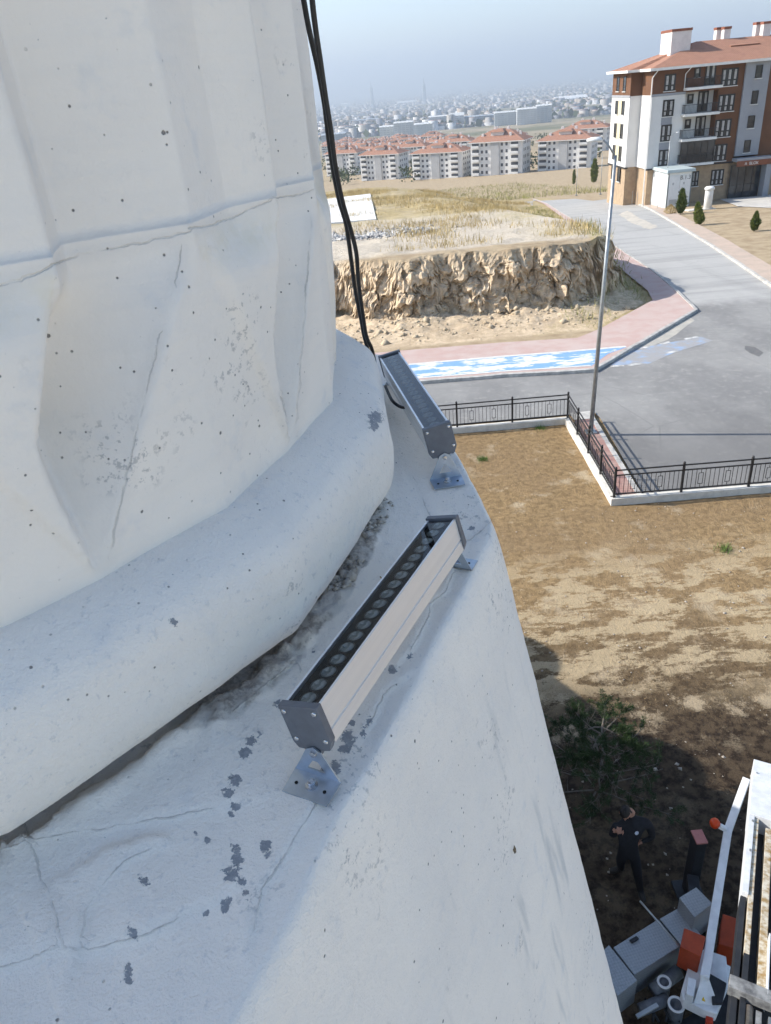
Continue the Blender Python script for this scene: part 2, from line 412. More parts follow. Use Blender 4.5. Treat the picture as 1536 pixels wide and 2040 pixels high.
# ---- pavements
PAVE = M('pavement_pink', (.47,.335,.295), (.50,.40,.36), 1.2, .9, bump=.25, bscale=40)
PAVE2 = M('pavement_cream', (.50,.39,.31), (.43,.35,.285), .9, .9, bump=.25, bscale=40)
KERBM = M('kerb_concrete', (.52,.50,.46), (.34,.33,.31), 3, .9, bump=.3)
pl = [(-80,31.2)] + [tuple(p) for p in KERB] + [tuple(p) for p in INNER[::-1]] + [(-80,36.9)]
drape('pavement', pl, .15, PAVE, 1.2)
pr_in_px = [(1560,548),(1470,495),(1400,455),(1345,426),(1300,410),(1262,398)]
PRI = [ter(*p)[:2] for p in pr_in_px]
pr_in = [PRI[0]+dR*26+np.array([1.5,0])] + PRI
drape('pavement', [tuple(p) for p in RIGHT[:-1]] + [tuple(p) for p in pr_in[::-1]], .15, PAVE2, 1.2)
def kerb(pts, w=.16, h=.19, side=1):
    mb = MB(); P = [np.array(p, float) for p in pts]
    Q = []
    for a, b in zip(P[:-1], P[1:]):
        q = max(1, int(np.linalg.norm(b-a)/1.0))
        Q += [a+(b-a)*j/q for j in range(q)]
    Q.append(P[-1]); Q = np.array(Q); D = np.gradient(Q, axis=0); D /= np.linalg.norm(D, axis=1)[:, None]
    N = np.stack([D[:,1], -D[:,0]], 1)*side
    vs = []; fs = []
    for i, (p, n_) in enumerate(zip(Q, N)):
        z = float(T(p[1])) + .012*math.sin(i*2.3)
        vs += [(*(p), z-.1), (*(p), z+h), (*(p+n_*w), z+h-.01), (*(p+n_*w), z-.1)]
    for i in range(len(Q)-1):
        for j in range(3): fs.append((i*4+j, i*4+j+1, i*4+4+j+1, i*4+4+j))
    return tag(ob('kerb', me_from('kerb', vs, fs), KERBM), kind='structure')
kerb([(-80,31.2)]+[tuple(p) for p in KERB]); kerb([tuple(p) for p in RIGHT], side=-1)

# ---- worn blue cycle lane on the pavement
k = NT('cycle_lane_paint')
w1 = k.noise(1.1, 7, .62, k.map((.55,1.5,1))); w2 = k.noise(6, 6, .7, k.map((.6,1.4,1)))
wear = k.ramp(k.math('ADD', w1, k.math('MULTIPLY', w2, .22)), .60, .65)
c = k.mix(wear, (.20,.36,.61), (.66,.66,.635))
c = k.mix(k.math('MULTIPLY', k.ramp(k.noise(2.5,6,.6), .5,.75), .3), c, (.34,.43,.56))
LANE = k.fin(c, .75, 0, None, .3)
WHITE = M('road_white', (.68,.67,.64), (.56,.55,.52), 4, .8)
bl_far = [ter(*p)[:2] for p in [(800,735),(1000,718),(1120,709),(1248,698)]]
kb = [np.array(p)+np.array([0,.32]) for p in KERB[:2]] + [KERB[2]+np.array([.05,.42]), KERB[3]+np.array([-.35,.2])]
drape('cycle_lane', [(-80,31.55)]+[tuple(p) for p in kb]+[tuple(p) for p in bl_far[::-1]]+[(-80,33.7)], .156, LANE, 1.2)
def strip(name, pts, w, off, mat):
    P = np.array(pts, float); D = np.gradient(P, axis=0); D /= np.linalg.norm(D, axis=1)[:, None]; N = np.stack([-D[:,1], D[:,0]], 1)
    return drape(name, [tuple(p) for p in P]+[tuple(p) for p in (P+N*w)[::-1]], off, mat, 1.)
strip('lane_marking', [(-80,33.7)]+[tuple(p) for p in bl_far], .22, .160, WHITE)
strip('lane_marking', [(-80,31.5)]+[tuple(p) for p in kb[:3]], .16, .160, WHITE)
k = NT('faded_blue_paint')
fd = k.ramp(k.noise(1.6,7,.65), .30,.56)
c = k.mix(fd, (.27,.37,.53), (.32,.315,.31)); FADE = k.fin(c, .85, 0, None, .2)
drape('cycle_crossing', [tuple(ter(*p)[:2]) for p in [(1216,729),(1290,727),(1345,703),(1420,680),(1395,672),(1300,690),(1258,697)]], .034, FADE, .8)
WORN = NT('worn_white_paint'); 
c = WORN.mix(WORN.ramp(WORN.noise(3,6,.65), .4,.6), (.66,.65,.62), (.33,.325,.31)); WORN = WORN.fin(c, .85)
for a in [(1218,733,1244,731),(1252,731,1280,727),(1330,706,1352,702),(1275,697,1296,693),(1316,688,1336,684),(1366,678,1392,673)]:
    p = ter(a[0],a[1])[:2]; q = ter(a[2],a[3])[:2]; n_ = np.array([0,.22])
    drape('road_marking', [tuple(p),tuple(q),tuple(q+n_),tuple(p+n_)], .038, WORN, .5)
DUST = M('road_dust', (.55,.50,.42), (.42,.39,.34), 2, .95)
drape('dust_patch', [tuple(ter(*p)[:2]) for p in [(1222,706),(1300,676),(1372,632),(1384,640),(1330,678),(1268,706)]], .033, M('road_dust_thin', (.45,.42,.36), (.36,.345,.31), 1.5, .95), .8, jitter=.12)
drape('pale_patch', [tuple(ter(*p)[:2]) for p in [(1232,428),(1250,420),(1280,438),(1310,452),(1296,459),(1262,446)]], .034, DUST, .8, jitter=.15)
drape('asphalt_patch', [tuple(ter(*p)[:2]) for p in [(1484,690),(1504,693),(1521,704),(1512,712),(1494,705)]], .034, M('patch_dark', (.13,.13,.13), (.16,.155,.15), 4, .9), .6, jitter=.1)
# narrow pavement beside the garden wall
drape('pavement', [(7.0,24.7),(7.75,24.7),(7.45,18.95),(6.75,18.95)], .12, M('pavement_red', (.36,.20,.17), (.44,.30,.25), 2, .9), .6)
kerb([(7.75,24.8),(7.45,18.8)], .15, .14, 1)
drape('pavement', [(7.0,25.4),(7.9,25.4),(7.75,24.72),(7.0,24.72)], .125, KERBM, .5)
# forecourt by the flats
drape('forecourt', [tuple(ter(*p)[:2]) for p in [(1428,395),(1470,412),(1600,418),(1600,384),(1500,386)]], .05, M('concrete_slab', (.56,.53,.48), (.46,.44,.40), 1, .9), 1.)
drape('pavement', [tuple(ter(*p)[:2]) for p in [(1392,392),(1440,390),(1600,382),(1600,370),(1440,378)]], .09, PAVE2, 1.)
drape('added_bounce_ground', [(-30,-45),(45,-45),(45,1.5),(8,2.2),(-30,2.2)], .03, M('bounce_ground_pale', (.60,.555,.48), (.50,.46,.40), .8, .85, bump=.2), 4.)  # pale ground added behind the camera to bounce light onto the tower
# white floor slab and rubble on the bank top
def on_bank(x, y): return float(ground_z(x, y)[0])
def bank_pt(px, py):
    d = ray(px, py)
    for t in np.geomspace(20, 400, 1500):
        p = d*t
        if CAMZ+p[2] < on_bank(p[0], p[1]): return np.array([p[0], p[1], CAMZ+p[2]])
    raise ValueError((px, py))
slab_c = [bank_pt(*p) for p in [(750,440),(640,449),(625,402),(738,388)]]
mb = MB(); mb.hexa([(p[0],p[1],p[2]-.5) for p in slab_c], [(p[0],p[1],p[2]+.16) for p in slab_c])
tag(ob('floor_slab', bevel(me_from('floor_slab', mb.v, mb.f), .02), M('white_concrete', (.72,.71,.68), (.64,.63,.60), 1.5, .9)),
    'flat white concrete slab lying on top of the cut bank', 'slab')

# ---- loose cover: rubble, stones, dry grass (too many to count)
def scatter_rocks(name, P, size, mat, label, cat):
    base = np.array([(1,0,0),(-1,0,0),(0,1,0),(0,-1,0),(0,0,1),(0,0,-.6)], float)
    fcs = np.array([(0,2,4),(2,1,4),(1,3,4),(3,0,4),(2,0,5),(1,2,5),(3,1,5),(0,3,5)])
    n = len(P); s = size[:, None, None]*rng.uniform(.5, 1.3, (n,6,1))*np.array([1,1,.75])
    a = rng.uniform(0, 6.28, n); ca, sa = np.cos(a), np.sin(a)
    V = base[None]*s; V = np.stack([V[...,0]*ca[:,None]-V[...,1]*sa[:,None], V[...,0]*sa[:,None]+V[...,1]*ca[:,None], V[...,2]], -1)+P[:, None]
    Fq = (fcs[None]+6*np.arange(n)[:,None,None]).reshape(-1,3)
    me = np_mesh(name, V.reshape(-1,3), Fq, False)
    return tag(ob(name, me, mat), label, cat, kind='stuff')
def grass(name, P, hgt, nb, mat, label, spread=.06, wid=.012, lean=.5, cat='grass'):
    n = len(P); B = np.repeat(P, nb, 0); H = np.repeat(hgt, nb)*rng.uniform(.5,1.15,n*nb); m_ = n*nb
    sc = np.repeat(hgt, nb)
    B = B+np.stack([rng.normal(0,1,m_)*spread*sc*4, rng.normal(0,1,m_)*spread*sc*4, np.zeros(m_)],1)
    a = rng.uniform(0,6.28,m_); w = (wid*sc*rng.uniform(.6,1.4,m_))[:,None]*np.stack([np.cos(a),np.sin(a),0*a],1)
    b = rng.uniform(0,6.28,m_); L = (lean*H*rng.uniform(.2,1,m_))[:,None]*np.stack([np.cos(b),np.sin(b),0*b],1)
    tip = B+L; tip[:,2] += H
    V = np.stack([B-w,B+w,tip],1).reshape(-1,3); me = np_mesh(name, V, np.arange(m_*3).reshape(-1,3), False)
    return tag(ob(name, me, mat), label, cat, kind='stuff')
def gz(P): return np.column_stack([P, ground_z(P[:,0], P[:,1])[0]])
STRAW = M('dry_straw', (.54,.42,.21), (.36,.27,.12), .6, .9)
SAGE = M('dry_green_grass', (.34,.31,.12), (.24,.25,.09), .4, .9)
GREEN = M('green_grass', (.10,.18,.035), (.15,.22,.06), 3, .85)
n = 9000; P = np.column_stack([rng.uniform(-1,15,n), rng.uniform(10.5,25.2,n)])
P = P[(fbm(P[:,0]*.5,P[:,1]*.5,2.) > -.12) & ~((P[:,0] > 6.3) & (P[:,1] > 18.3))]
grass('dry_grass', gz(P), rng.uniform(.02,.065,len(P)), 5, M('garden_straw', (.38,.27,.13), (.27,.19,.09), .8, .9), 'short dry grass covering the sunlit garden behind the fence', .5, .06, 1.2)
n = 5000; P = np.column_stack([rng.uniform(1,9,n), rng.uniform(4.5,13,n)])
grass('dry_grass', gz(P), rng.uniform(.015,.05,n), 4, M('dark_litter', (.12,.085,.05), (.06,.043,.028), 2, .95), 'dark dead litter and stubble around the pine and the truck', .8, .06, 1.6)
n = 16000; P = np.column_stack([rng.uniform(-14,26,n), rng.uniform(46,140,n)])
P = P[(P[:,0] < xb(P[:,1])-.3) & (rng.uniform(0,1,len(P)) < sstep(-.05,.30, 1.7*fbm(P[:,0]*.24,P[:,1]*.10,8.)+.22*sstep(64,80,P[:,1])-.20))]
grass('dry_grass', gz(P), rng.uniform(.22,.6,len(P)), 7, STRAW, 'tall yellow dry grass growing on top of the cut bank', .18, .035, .6)
n = 5000; P = np.column_stack([rng.uniform(2,26,n), rng.uniform(37.5,110,n)])
dx = xb(P[:,1])-P[:,0]; P = P[(dx > .1) & (dx < 3.2) & (fbm(P[:,0]*.5,P[:,1]*.3,1.) > -.1)]
grass('weeds', gz(P), rng.uniform(.2,.55,len(P)), 8, SAGE, 'olive green weeds on the slope beside the pink pavement', .2, .04, .7, 'weeds')
n = 2600; P = np.column_stack([rng.uniform(-40,60,n), rng.uniform(150,300,n)])
grass('weeds', gz(P), rng.uniform(.4,1.1,n), 6, SAGE, 'scrubby weeds on the hillside below the housing blocks', .3, .06, .8, 'weeds')
for (px, py, lab) in [(1443,1095,'small bright green grass tuft alone on the bare garden soil'),(962,915,'small green tuft near the far bracket of the wall light'),(1075,853,'yellow green tuft at the foot of the white fence wall')]:
    p = ter(px,py)[:2]; q = np.column_stack([rng.normal(p[0],.05,45).clip(p[0]-.09,p[0]+.09), rng.normal(p[1],.05,45).clip(p[1]-.09,p[1]+.09)])
    o = grass('grass_tuft', gz(q), rng.uniform(.05,.14,45), 7, GREEN, lab, .2, .05, .8)
ROCK = M('pale_rock', (.52,.43,.30), (.36,.28,.19), 3, .95, bump=.4)
n = 1500; P = np.column_stack([rng.uniform(-4,15,n), rng.uniform(37.2,42.5,n)]); P = P[P[:,0] < xb(P[:,1])-.6]
P = P[rng.uniform(0,1,len(P)) < sstep(36.8,41.5,P[:,1])]
scatter_rocks('fallen_rocks', gz(P), rng.lognormal(-2.6,.6,len(P)).clip(.03,.35), ROCK, 'fallen crumbled earth and stones at the foot of the bank', 'rubble')
n = 1700; c0 = bank_pt(745,468); P = np.column_stack([rng.normal(c0[0]-.4,2.2,n), rng.normal(c0[1],1.3,n)])
o = scatter_rocks('rubble', gz(P), rng.lognormal(-2.1,.45,n).clip(.05,.4), M('mixed_rubble', (.62,.60,.56), (.10,.10,.11), 1.4, .9), 'grey and white demolition rubble heap on the bank', 'rubble')
n = 700; P = np.column_stack([rng.uniform(1.5,12,n), rng.uniform(5,19,n)])
scatter_rocks('pebbles', gz(P), rng.lognormal(-4.0,.5,n).clip(.008,.05), M('pale_pebble', (.44,.39,.33), (.32,.28,.23), 9, .9), 'pale pebbles strewn over the garden soil', 'pebbles')

# ================================================================== FENCES
FBLK = M('black_iron', (.022,.022,.024), (.04,.036,.032), 12, .55, spec=.4)
WALLW = M('white_render', (.68,.65,.58), (.55,.52,.46), 3, .9, bump=.3)
def fence(label, a, b, npan, skew=0):
    a = np.array(a, float); b = np.array(b, float); L = np.linalg.norm(b-a); d = (b-a)/L
    t = thing('railing_fence', label, 'fence', (a[0], a[1], 0), math.atan2(d[1], d[0]), 'black garden fences')
    zb, zt = .22, 1.08
    me_post = me_from('post', (m1 := MB().box(-.03,.03,-.03,.03,0,zt+.06-.02).lathe([(.0,zt+.035),(.035,zt+.05),(.04,zt+.08),(.02,zt+.11),(.001,zt+.12)],8)).v, m1.f); me_post.materials.append(FBLK)
    pw = L/npan
    rails = [zb+.10, zt-.16, zt]
    me_rail = me_from('rail', (m2 := MB().box(.031,pw-.031,-.015,.015,-.018,.018)).v, m2.f); me_rail.materials.append(FBLK)
    me_bar = me_from('bar', (m3 := MB().box(-.0065,.0065,-.0065,.0065,zb+.12,zt-.18)).v, m3.f); me_bar.materials.append(FBLK)
    orn = MB()
    for (x0,x1,z0,z1) in [(-.07,.07,zb+.22,zb+.235),(-.07,.07,zt-.30,zt-.285),(-.07,-.055,zb+.235,zt-.30),(.055,.07,zb+.235,zt-.30),(-.006,.006,zb+.12,zb+.22),(-.006,.006,zt-.285,zt-.18)]:
        orn.box(x0,x1,-.005,.005,z0,z1)
    me_orn = me_from('ornament', orn.v, orn.f); me_orn.materials.append(FBLK)
    for i in range(npan+1): ob('post', me_post, None, t, (i*pw, 0, 0))
    for i in range(npan):
        for z in rails: ob('rail', me_rail, None, t, (i*pw, 0, z))
        nb = max(6, int(pw/.125)); sp = pw/nb
        spots = {int(nb*.3), int(nb*.7)}
        for j in range(1, nb):
            if j in spots: ob('ornament', me_orn, None, t, (i*pw+j*sp, 0, 0))
            else: ob('bar', me_bar, None, t, (i*pw+j*sp, 0, 0))
    return t
FA0 = np.array([-9.0,25.55]); FA = ter(1130,843)[:2]; FB = ter(1222,1004)[:2]; FC = np.array([20.,18.45])
FA0[1] = FA[1]+.25
fence('black railing fence along the far road, running in from behind the tower', FA0, FA, 8)
fence('black railing fence receding beside the lamp post', FA, FB, 4)
fence('black railing fence crossing the right edge beyond the dry garden', FB, FC, 7)
def low_wall(label, a, b):
    a = np.array(a); b = np.array(b); d = b-a; L = np.linalg.norm(d); d /= L; n_ = np.array([-d[1], d[0]])*.1
    t = MB(); q = [a-n_-d*.1, b-n_+d*.1, b+n_+d*.1, a+n_-d*.1]
    t.hexa([(*p, -.2) for p in q], [(*p, .22) for p in q])
    me = bevel(me_from('low_wall', t.v, t.f), .012)
    return tag(ob('low_wall', me, WALLW), label, 'wall')
d1 = (FB-FA)/np.linalg.norm(FB-FA)
low_wall('low white wall under the fence along the far road', FA0, FA-np.array([.1,0]))
low_wall('low white wall under the fence that recedes beside the lamp post', FA+d1*.12, FB-d1*.12)
low_wall('low white wall under the fence at the right edge', FB+np.array([.0,0]), FC)

# ================================================================== LAMP POSTS
STEEL = M('galvanised_steel', (.40,.42,.42), (.30,.315,.32), 6, .45, metal=.7)
LAMPW = M('lamp_plastic', (.78,.79,.78), (.70,.71,.70), 5, .4)
def lamp(label, base, h, arm, r=.075, lean=0.):
    b = np.array(base, float); t = thing('street_lamp', label, 'street lamp', tuple(b), 0, 'street lamps')
    ax, ay, az = arm
    part('pole', MB().tube([(0,0,-.1),(lean*.5,0,h*.5),(lean,0,h)], [r,r*.8,r*.6], 12), STEEL, t, smooth=True)
    part('base_plate', MB().box(-.18,.18,-.18,.18,.0,.18), STEEL, t, bev=.01)
    part('arm', MB().tube([(lean,0,h-.05),(lean+ax*.5,ay*.5,h+az*.55),(lean+ax,ay,h+az)], r*.34, 8), STEEL, t, smooth=True)
    d = Vector((ax,ay,0)).normalized()
    hd = MB().lathe([(.001,-.11),(.13,-.10),(.17,-.05),(.15,.05),(.07,.10),(.001,.11)], 14)
    hd.v = [(x*1.35, y*.75, z*.6) for x,y,z in hd.v]; hd.xf(Matrix.Translation((lean+ax+d.x*.25,ay+d.y*.25,h+az+.03)) @ Matrix.Rotation(math.atan2(d.y,d.x),4,'Z'))
    part('lamp_head', hd, LAMPW, t, smooth=True)
    return t
pb = ter(1176,868); lamp('tall grey street lamp in front of the road junction, lamp head at the top left', (pb[0],pb[1],0), 8.75, (-.34,.1,.42), .08, .26)
q = ter(1148,390); lamp('thin street lamp at the bend of the road, left of the pair', tuple(q), 4.6, (-.4,0,.25), .06)
q = ter(1196,388); lamp('thin street lamp at the road bend just left of the brown flats', tuple(q), 6.2, (-.4,0,.3), .06)
q = np.array([36.3,94.2,T(94.2)]); lamp('street lamp behind the white kiosk in front of the flats', tuple(q), 7.6, (.6,.1,.25), .06)

# ================================================================== APARTMENT BUILDING
YF = 97.0
def cp(cx, cy): return 1180+cx*.23177, 20+cy*.23177
def fr(cx, cy, y=YF):
    p = ony(*cp(cx, cy), y); return p[0], p[2]
BR = M('brown_render', (.150,.074,.041), (.128,.063,.036), .6, .9)
CRM = M('white_facade', (.66,.65,.63), (.60,.59,.57), .5, .9)
TAN = M('tan_stone', (.42,.31,.20), (.34,.25,.17), 1.6, .9, bump=.3)
GRY = M('grey_render', (.30,.31,.335), (.27,.28,.30), .6, .9)
CREAM = M('cream_panel', (.60,.54,.37), (.55,.49,.34), 1, .9)
DKF = M('dark_frame', (.028,.026,.026), (.045,.04,.036), 5, .5)
PANE = NT('window_pane'); PANE = PANE.fin(PANE.mix(PANE.ramp(PANE.noise(.8,3,.5), .4,.65), (.02,.024,.03), (.05,.055,.06)), .08, 0, None, .6)
CURT = M('net_curtain', (.42,.41,.40), (.30,.29,.28), 3, .9)
TILE = NT('roof_tiles')
wv = TILE.n('ShaderNodeTexWave', wave_type='BANDS', bands_direction='X'); wv.inputs['Scale'].default_value = 1.6; wv.inputs['Distortion'].default_value = .4; TILE.l(TILE.tc, wv.inputs[0])
wv2 = TILE.n('ShaderNodeTexWave', wave_type='BANDS', bands_direction='Y'); wv2.inputs['Scale'].default_value = 1.1; TILE.l(TILE.tc, wv2.inputs[0])
c = TILE.mix(TILE.ramp(TILE.noise(1.3,7,.7), .35,.68), (.40,.215,.145), (.33,.175,.12))
c = TILE.mix(TILE.math('MULTIPLY', wv2.outputs['Fac'], .25), c, (.26,.11,.07))
TILE = TILE.fin(c, .85, 0, TILE.bump(TILE.math('ADD', wv.outputs['Fac'], wv2.outputs['Fac']), .5, .06), .25)
WHT = M('white_trim', (.74,.73,.70), (.66,.65,.62), 1.5, .85)
BX0 = fr(530,540)[0]; ZE = fr(530,505)[1]; ZB = -4.7; XR = BX0+34; YB = YF+10.5; STEP = YF+3.6; XL = BX0-1.35
bld = thing('apartment_building', 'five storey brown and white apartment building with red tiled hip roof at upper right', 'building', (BX0, YF, ZB))
O = (BX0, YF, ZB)
Z4 = fr(520,735)[1]; Z0 = fr(460,1370)[1]
xg0 = fr(1320,460)[0]; xg1 = fr(1530,445)[0]; xw = fr(800,740)[0]; xbk = fr(1085,690)[0]
def P_(name, mb, mat, par=None, bev=0): return part(name, mb, mat, par or bld, O, bev=bev)
P_('wall', MB().box(BX0,XR,YF+.001,YB,Z4,ZE-.1).box(XL,BX0-.001,STEP,YB,Z4,ZE-.1), BR).__setitem__('label','brown rendered top storey wall')
P_('wall', MB().box(BX0,xw,YF,YB-.01,Z0,Z4-.001).box(XL,BX0-.001,STEP+.001,YB-.01,Z0,Z4-.001), CRM).__setitem__('label','white rendered wall of the middle storeys')
P_('wall', MB().box(BX0+.25,XR,YF+.18,YB-.02,ZB-1.5,Z0-.001).box(XL+.1,BX0+.249,STEP+.15,YB-.02,ZB-1.5,Z0-.001), TAN).__setitem__('label','tan stone ground floor wall')
P_('wall', MB().box(xw+.001,xbk,YF+1.25,YB-.03,Z0,Z4-.001), CRM)
P_('wall', MB().box(xbk+.001,xg0,YF+.003,YB-.03,Z0,Z4-.001).box(xg1+.001,XR,YF+.003,YB-.03,Z0,Z4-.001), BR)
P_('stair_column', MB().box(xg0+.002,xg1-.002,YF-.25,YB-.04,Z0+.55,ZE-.12), GRY)
P_('band', MB().box(BX0-.06,xw,YF-.06,YF+.02,Z4-.16,Z4+.10), GRY); P_('band', MB().box(XL-.06,XL+.02,STEP-.06,YB,Z4-.16,Z4+.1), GRY)
P_('band', MB().box(BX0-.08,xg0,YF-.08,YF+.3,Z0-.14,Z0+.02), DKF); P_('band', MB().box(XL-.08,XL+.3,STEP-.08,YB,Z0-.14,Z0+.02), DKF)
PRM = [bpy.data.meshes]  # keep name space tidy
def window(x0, x1, z0, z1, y, nm=2, curtain=True, axis='x', par=None):
    """window in a wall facing -y (axis x) or -x (axis y): frame, panes, curtains"""
    def B(mb, a0,a1,d0,d1,c0,c1):
        return mb.box(a0,a1,y-d1,y-d0,c0,c1) if axis == 'x' else mb.box(y-d1,y-d0,a0,a1,c0,c1)
    fw_ = .09; f = MB()
    B(f,x0,x1,.0,.07,z0,z0+fw_); B(f,x0,x1,.0,.07,z1-fw_,z1); B(f,x0,x0+fw_,.0,.07,z0+fw_,z1-fw_); B(f,x1-fw_,x1,.0,.07,z0+fw_,z1-fw_)
    for i in range(1,nm):
        xm = x0+(x1-x0)*i/nm; B(f,xm-.05,xm+.05,.0,.066,z0+fw_,z1-fw_)
    zm = z0+(z1-z0)*.33; B(f,x0+fw_,x1-fw_,.0,.06,zm-.035,zm+.035)
    w = P_('window', f, DKF, par)
    g = MB(); B(g,x0+fw_,x1-fw_,.005,.02,z0+fw_,z1-fw_); P_('pane', g, PANE, w)
    if curtain:
        cu = MB()
        for i in range(nm):
            a = x0+(x1-x0)*i/nm; b_ = x0+(x1-x0)*(i+1)/nm; m_ = (b_-a)
            B(cu,a+m_*.30,a+m_*.72,.021,.026,zm+.08,z1-.16)
            if curtain == 2: B(cu,a+m_*.30,a+m_*.66,.021,.026,z0+.14,zm-.06)
        P_('curtain', cu, CURT, w)
    s = MB(); B(s,x0-.08,x1+.08,.0,.12,z0-.07,z0-.001); P_('sill', s, WHT, w)
    return w
def wpx(c, nm=2, y=YF, cur=2):
    x0, z1 = fr((c[0]), c[1], y); x1, z0 = fr(c[2], c[3], y)
    xa = fr((c[0]+c[2])/2, (c[1]+c[3])/2, y)[0]; w = (x1-x0)
    wd = (c[2]-c[0])*.23177*1.0/F*(y*FW[1]+12*.49)        # width along the wall at that distance
    return window(xa-wd/2, xa+wd/2, z0, z1, y, nm, cur)
for c in [(622,555,712,692),(606,775,698,910),(588,990,676,1125),(568,1205,656,1335)]: wpx(c)
xa = fr(665,640)[0]
for (za, zb_) in [((655,915),(640,985)),((640,1130),(620,1200))]:
    z1 = fr(*za)[1]; z0 = fr(*zb_)[1]; P_('panel', MB().box(xa-.62,xa+.62,YF-.03,YF+.01,z0,z1), GRY)
for c in [(1112,505,1248,645),(1082,730,1218,865),(1052,945,1188,1085),(1020,1160,1152,1292)]: wpx(c, 3, YF+.003)
for c in [(1405,475,1460,582),(1370,695,1422,805),(1335,910,1392,1012),(1303,1120,1357,1222)]: wpx(c, 1, YF-.25, 0)
for c in [(856,1388,912,1512),(1018,1375,1126,1497)]: wpx(c, 2 if c[0]<900 else 3, YF+.18)
# balconies
IRON = M('balcony_iron', (.03,.032,.036), (.05,.05,.055), 6, .5)
for (l, r_, dx) in [((785,690),(1088,662),0),((772,922),(1055,886),1),((752,1132),(1027,1106),2),((730,1345),(1002,1322),3)]:
    xl, zl = fr(*l, YF-.9); xr_, zr = fr(*r_, YF-.9); z = (zl+zr)/2
    xl = fr(800,600,YF)[0]+.05; xr_ = xbk-.02
    b_ = P_('balcony', MB().box(xl-.15,xr_+.05,YF-1.0,YF-.002 if dx == 0 else YF+1.24,z-.06,z+.2), WHT)
    rl = MB().box(xl-.1,xr_,YF-.96,YF-.92,z+1.12,z+1.17).box(xl-.1,xl-.05,YF-.92,YF-.02,z+1.12,z+1.17).box(xl-.1,xr_,YF-.95,YF-.92,z+.26,z+.30)
    nbr = 26
    for i in range(nbr+1):
        x = xl-.08+(xr_-xl+.06)*i/nbr; rl.box(x-.012,x+.012,YF-.95,YF-.93,z+.28,z+1.12)
    for i in range(5): rl.box(xl-.09,xl-.06,YF-.75+i*.17,YF-.73+i*.17,z+.28,z+1.12)
    P_('railing', rl, IRON, b_)
    yb_ = YF if dx == 0 else YF+1.25
    xa_ = xl+1.25; window(xa_-.35,xa_+.35,z+1.15,z+2.15,yb_,1,1)
    window(xl+2.15,xl+3.35,z+.22,z+2.35,yb_,2,1)
    if dx == 3:
        gl = MB()
        for i in range(6):
            x = xl-.08+(xr_-xl)*i/5; gl.box(x-.04,x+.04,YF-.94,YF-.86,z+.21,z+2.62)
        gl.box(xl-.12,xr_+.04,YF-.94,YF-.86,z+2.62,z+2.72).box(xl-.12,xr_+.04,YF-.94,YF-.86,z+1.18,z+1.26)
        e = P_('balcony_glazing', gl, DKF); P_('pane', MB().box(xl-.05,xr_,YF-.91,YF-.90,z+.25,z+2.62), PANE, e)
P_('wall', MB().box(xl-.2,xl-.02,YF-.02,YF+1.2,Z0,Z4-.01), CRM)
# sunlit end wall, narrow windows and cream panels
ZF = [fr(500,y)[1] for y in (545,740,950,1150,1360,1640)]
ya0, ya1 = STEP+1.2, YB-1.2
for i,(t_, b_) in enumerate([(570,700),(782,905),(985,1115),(1182,1315),(1375,1500)]):
    z1 = onx(*cp(300,t_),XL)[2]; z0 = onx(*cp(300,b_),XL)[2]; ym = (ya0+ya1)/2
    window(ya0+.5,ya0+1.5,z0,z1,XL,1,0,'y'); window(ya1-1.5,ya1-.5,z0,z1,XL,1,0,'y')
    if 0 < i < 4: P_('panel', MB().box(XL-.04,XL+.01,ya0+1.6,ya1-1.6,z0-.1,z1+.1), CREAM)
P_('downpipe', MB().tube([(BX0+.4,YF-.35,ZE-.1),(BX0-.15,YF-.12,ZE-.9),(BX0-.15,YF-.12,ZB+.2)],.06,6), WHT)
P_('downpipe', MB().tube([(xw+.1,YF-.9,ZE-.1),(xw-.25,YF-.1,ZE-.8),(xw-.25,YF-.1,Z4+.3)],.05,6), WHT)
# entrance
xe0 = fr(1190,1300)[0]; ze = fr(1190,1300)[1]
P_('canopy', MB().box(xe0,XR-12,YF-1.6,YF-.3,ze+.02,ze+.35), GRY)
P_('sign_board', MB().box(xe0+.02,XR-12,YF-1.64,YF-1.58,ze-.5,ze+.1), M('sign_brown', (.20,.075,.04), (.17,.065,.035), 2, .7))
tx = fr(1372,1300,YF-1.66)[0]
text_mesh('A  BLOK', .44, WHT, 'lettering', bld, (tx-BX0, -1.67, ze-.36-ZB), (PI/2,0,0), .006)
ent = MB(); xe1 = xe0+3.6
for i in range(5):
    x = xe0+.1+(xe1-xe0-.1)*i/4; ent.box(x-.04,x+.04,YF-.32,YF-.25,ZB,ze-.5)
ent.box(xe0,xe1,YF-.32,YF-.25,ZB+1.9,ZB+2.0)
e = P_('entrance', ent, DKF); P_('pane', MB().box(xe0,xe1,YF-.28,YF-.27,ZB+.1,ze-.45), PANE, e)
P_('column', MB().box(xe1+.1,xe1+.75,YF-1.5,YF-.26,ZB-.5,ze-.002), GRY)
P_('step', MB().box(xe0-.2,xe1+2.5,YF-2.6,YF-.33,ZB-.6,ZB+.28), M('concrete_grey', (.36,.36,.36), (.28,.28,.28), 2, .9))
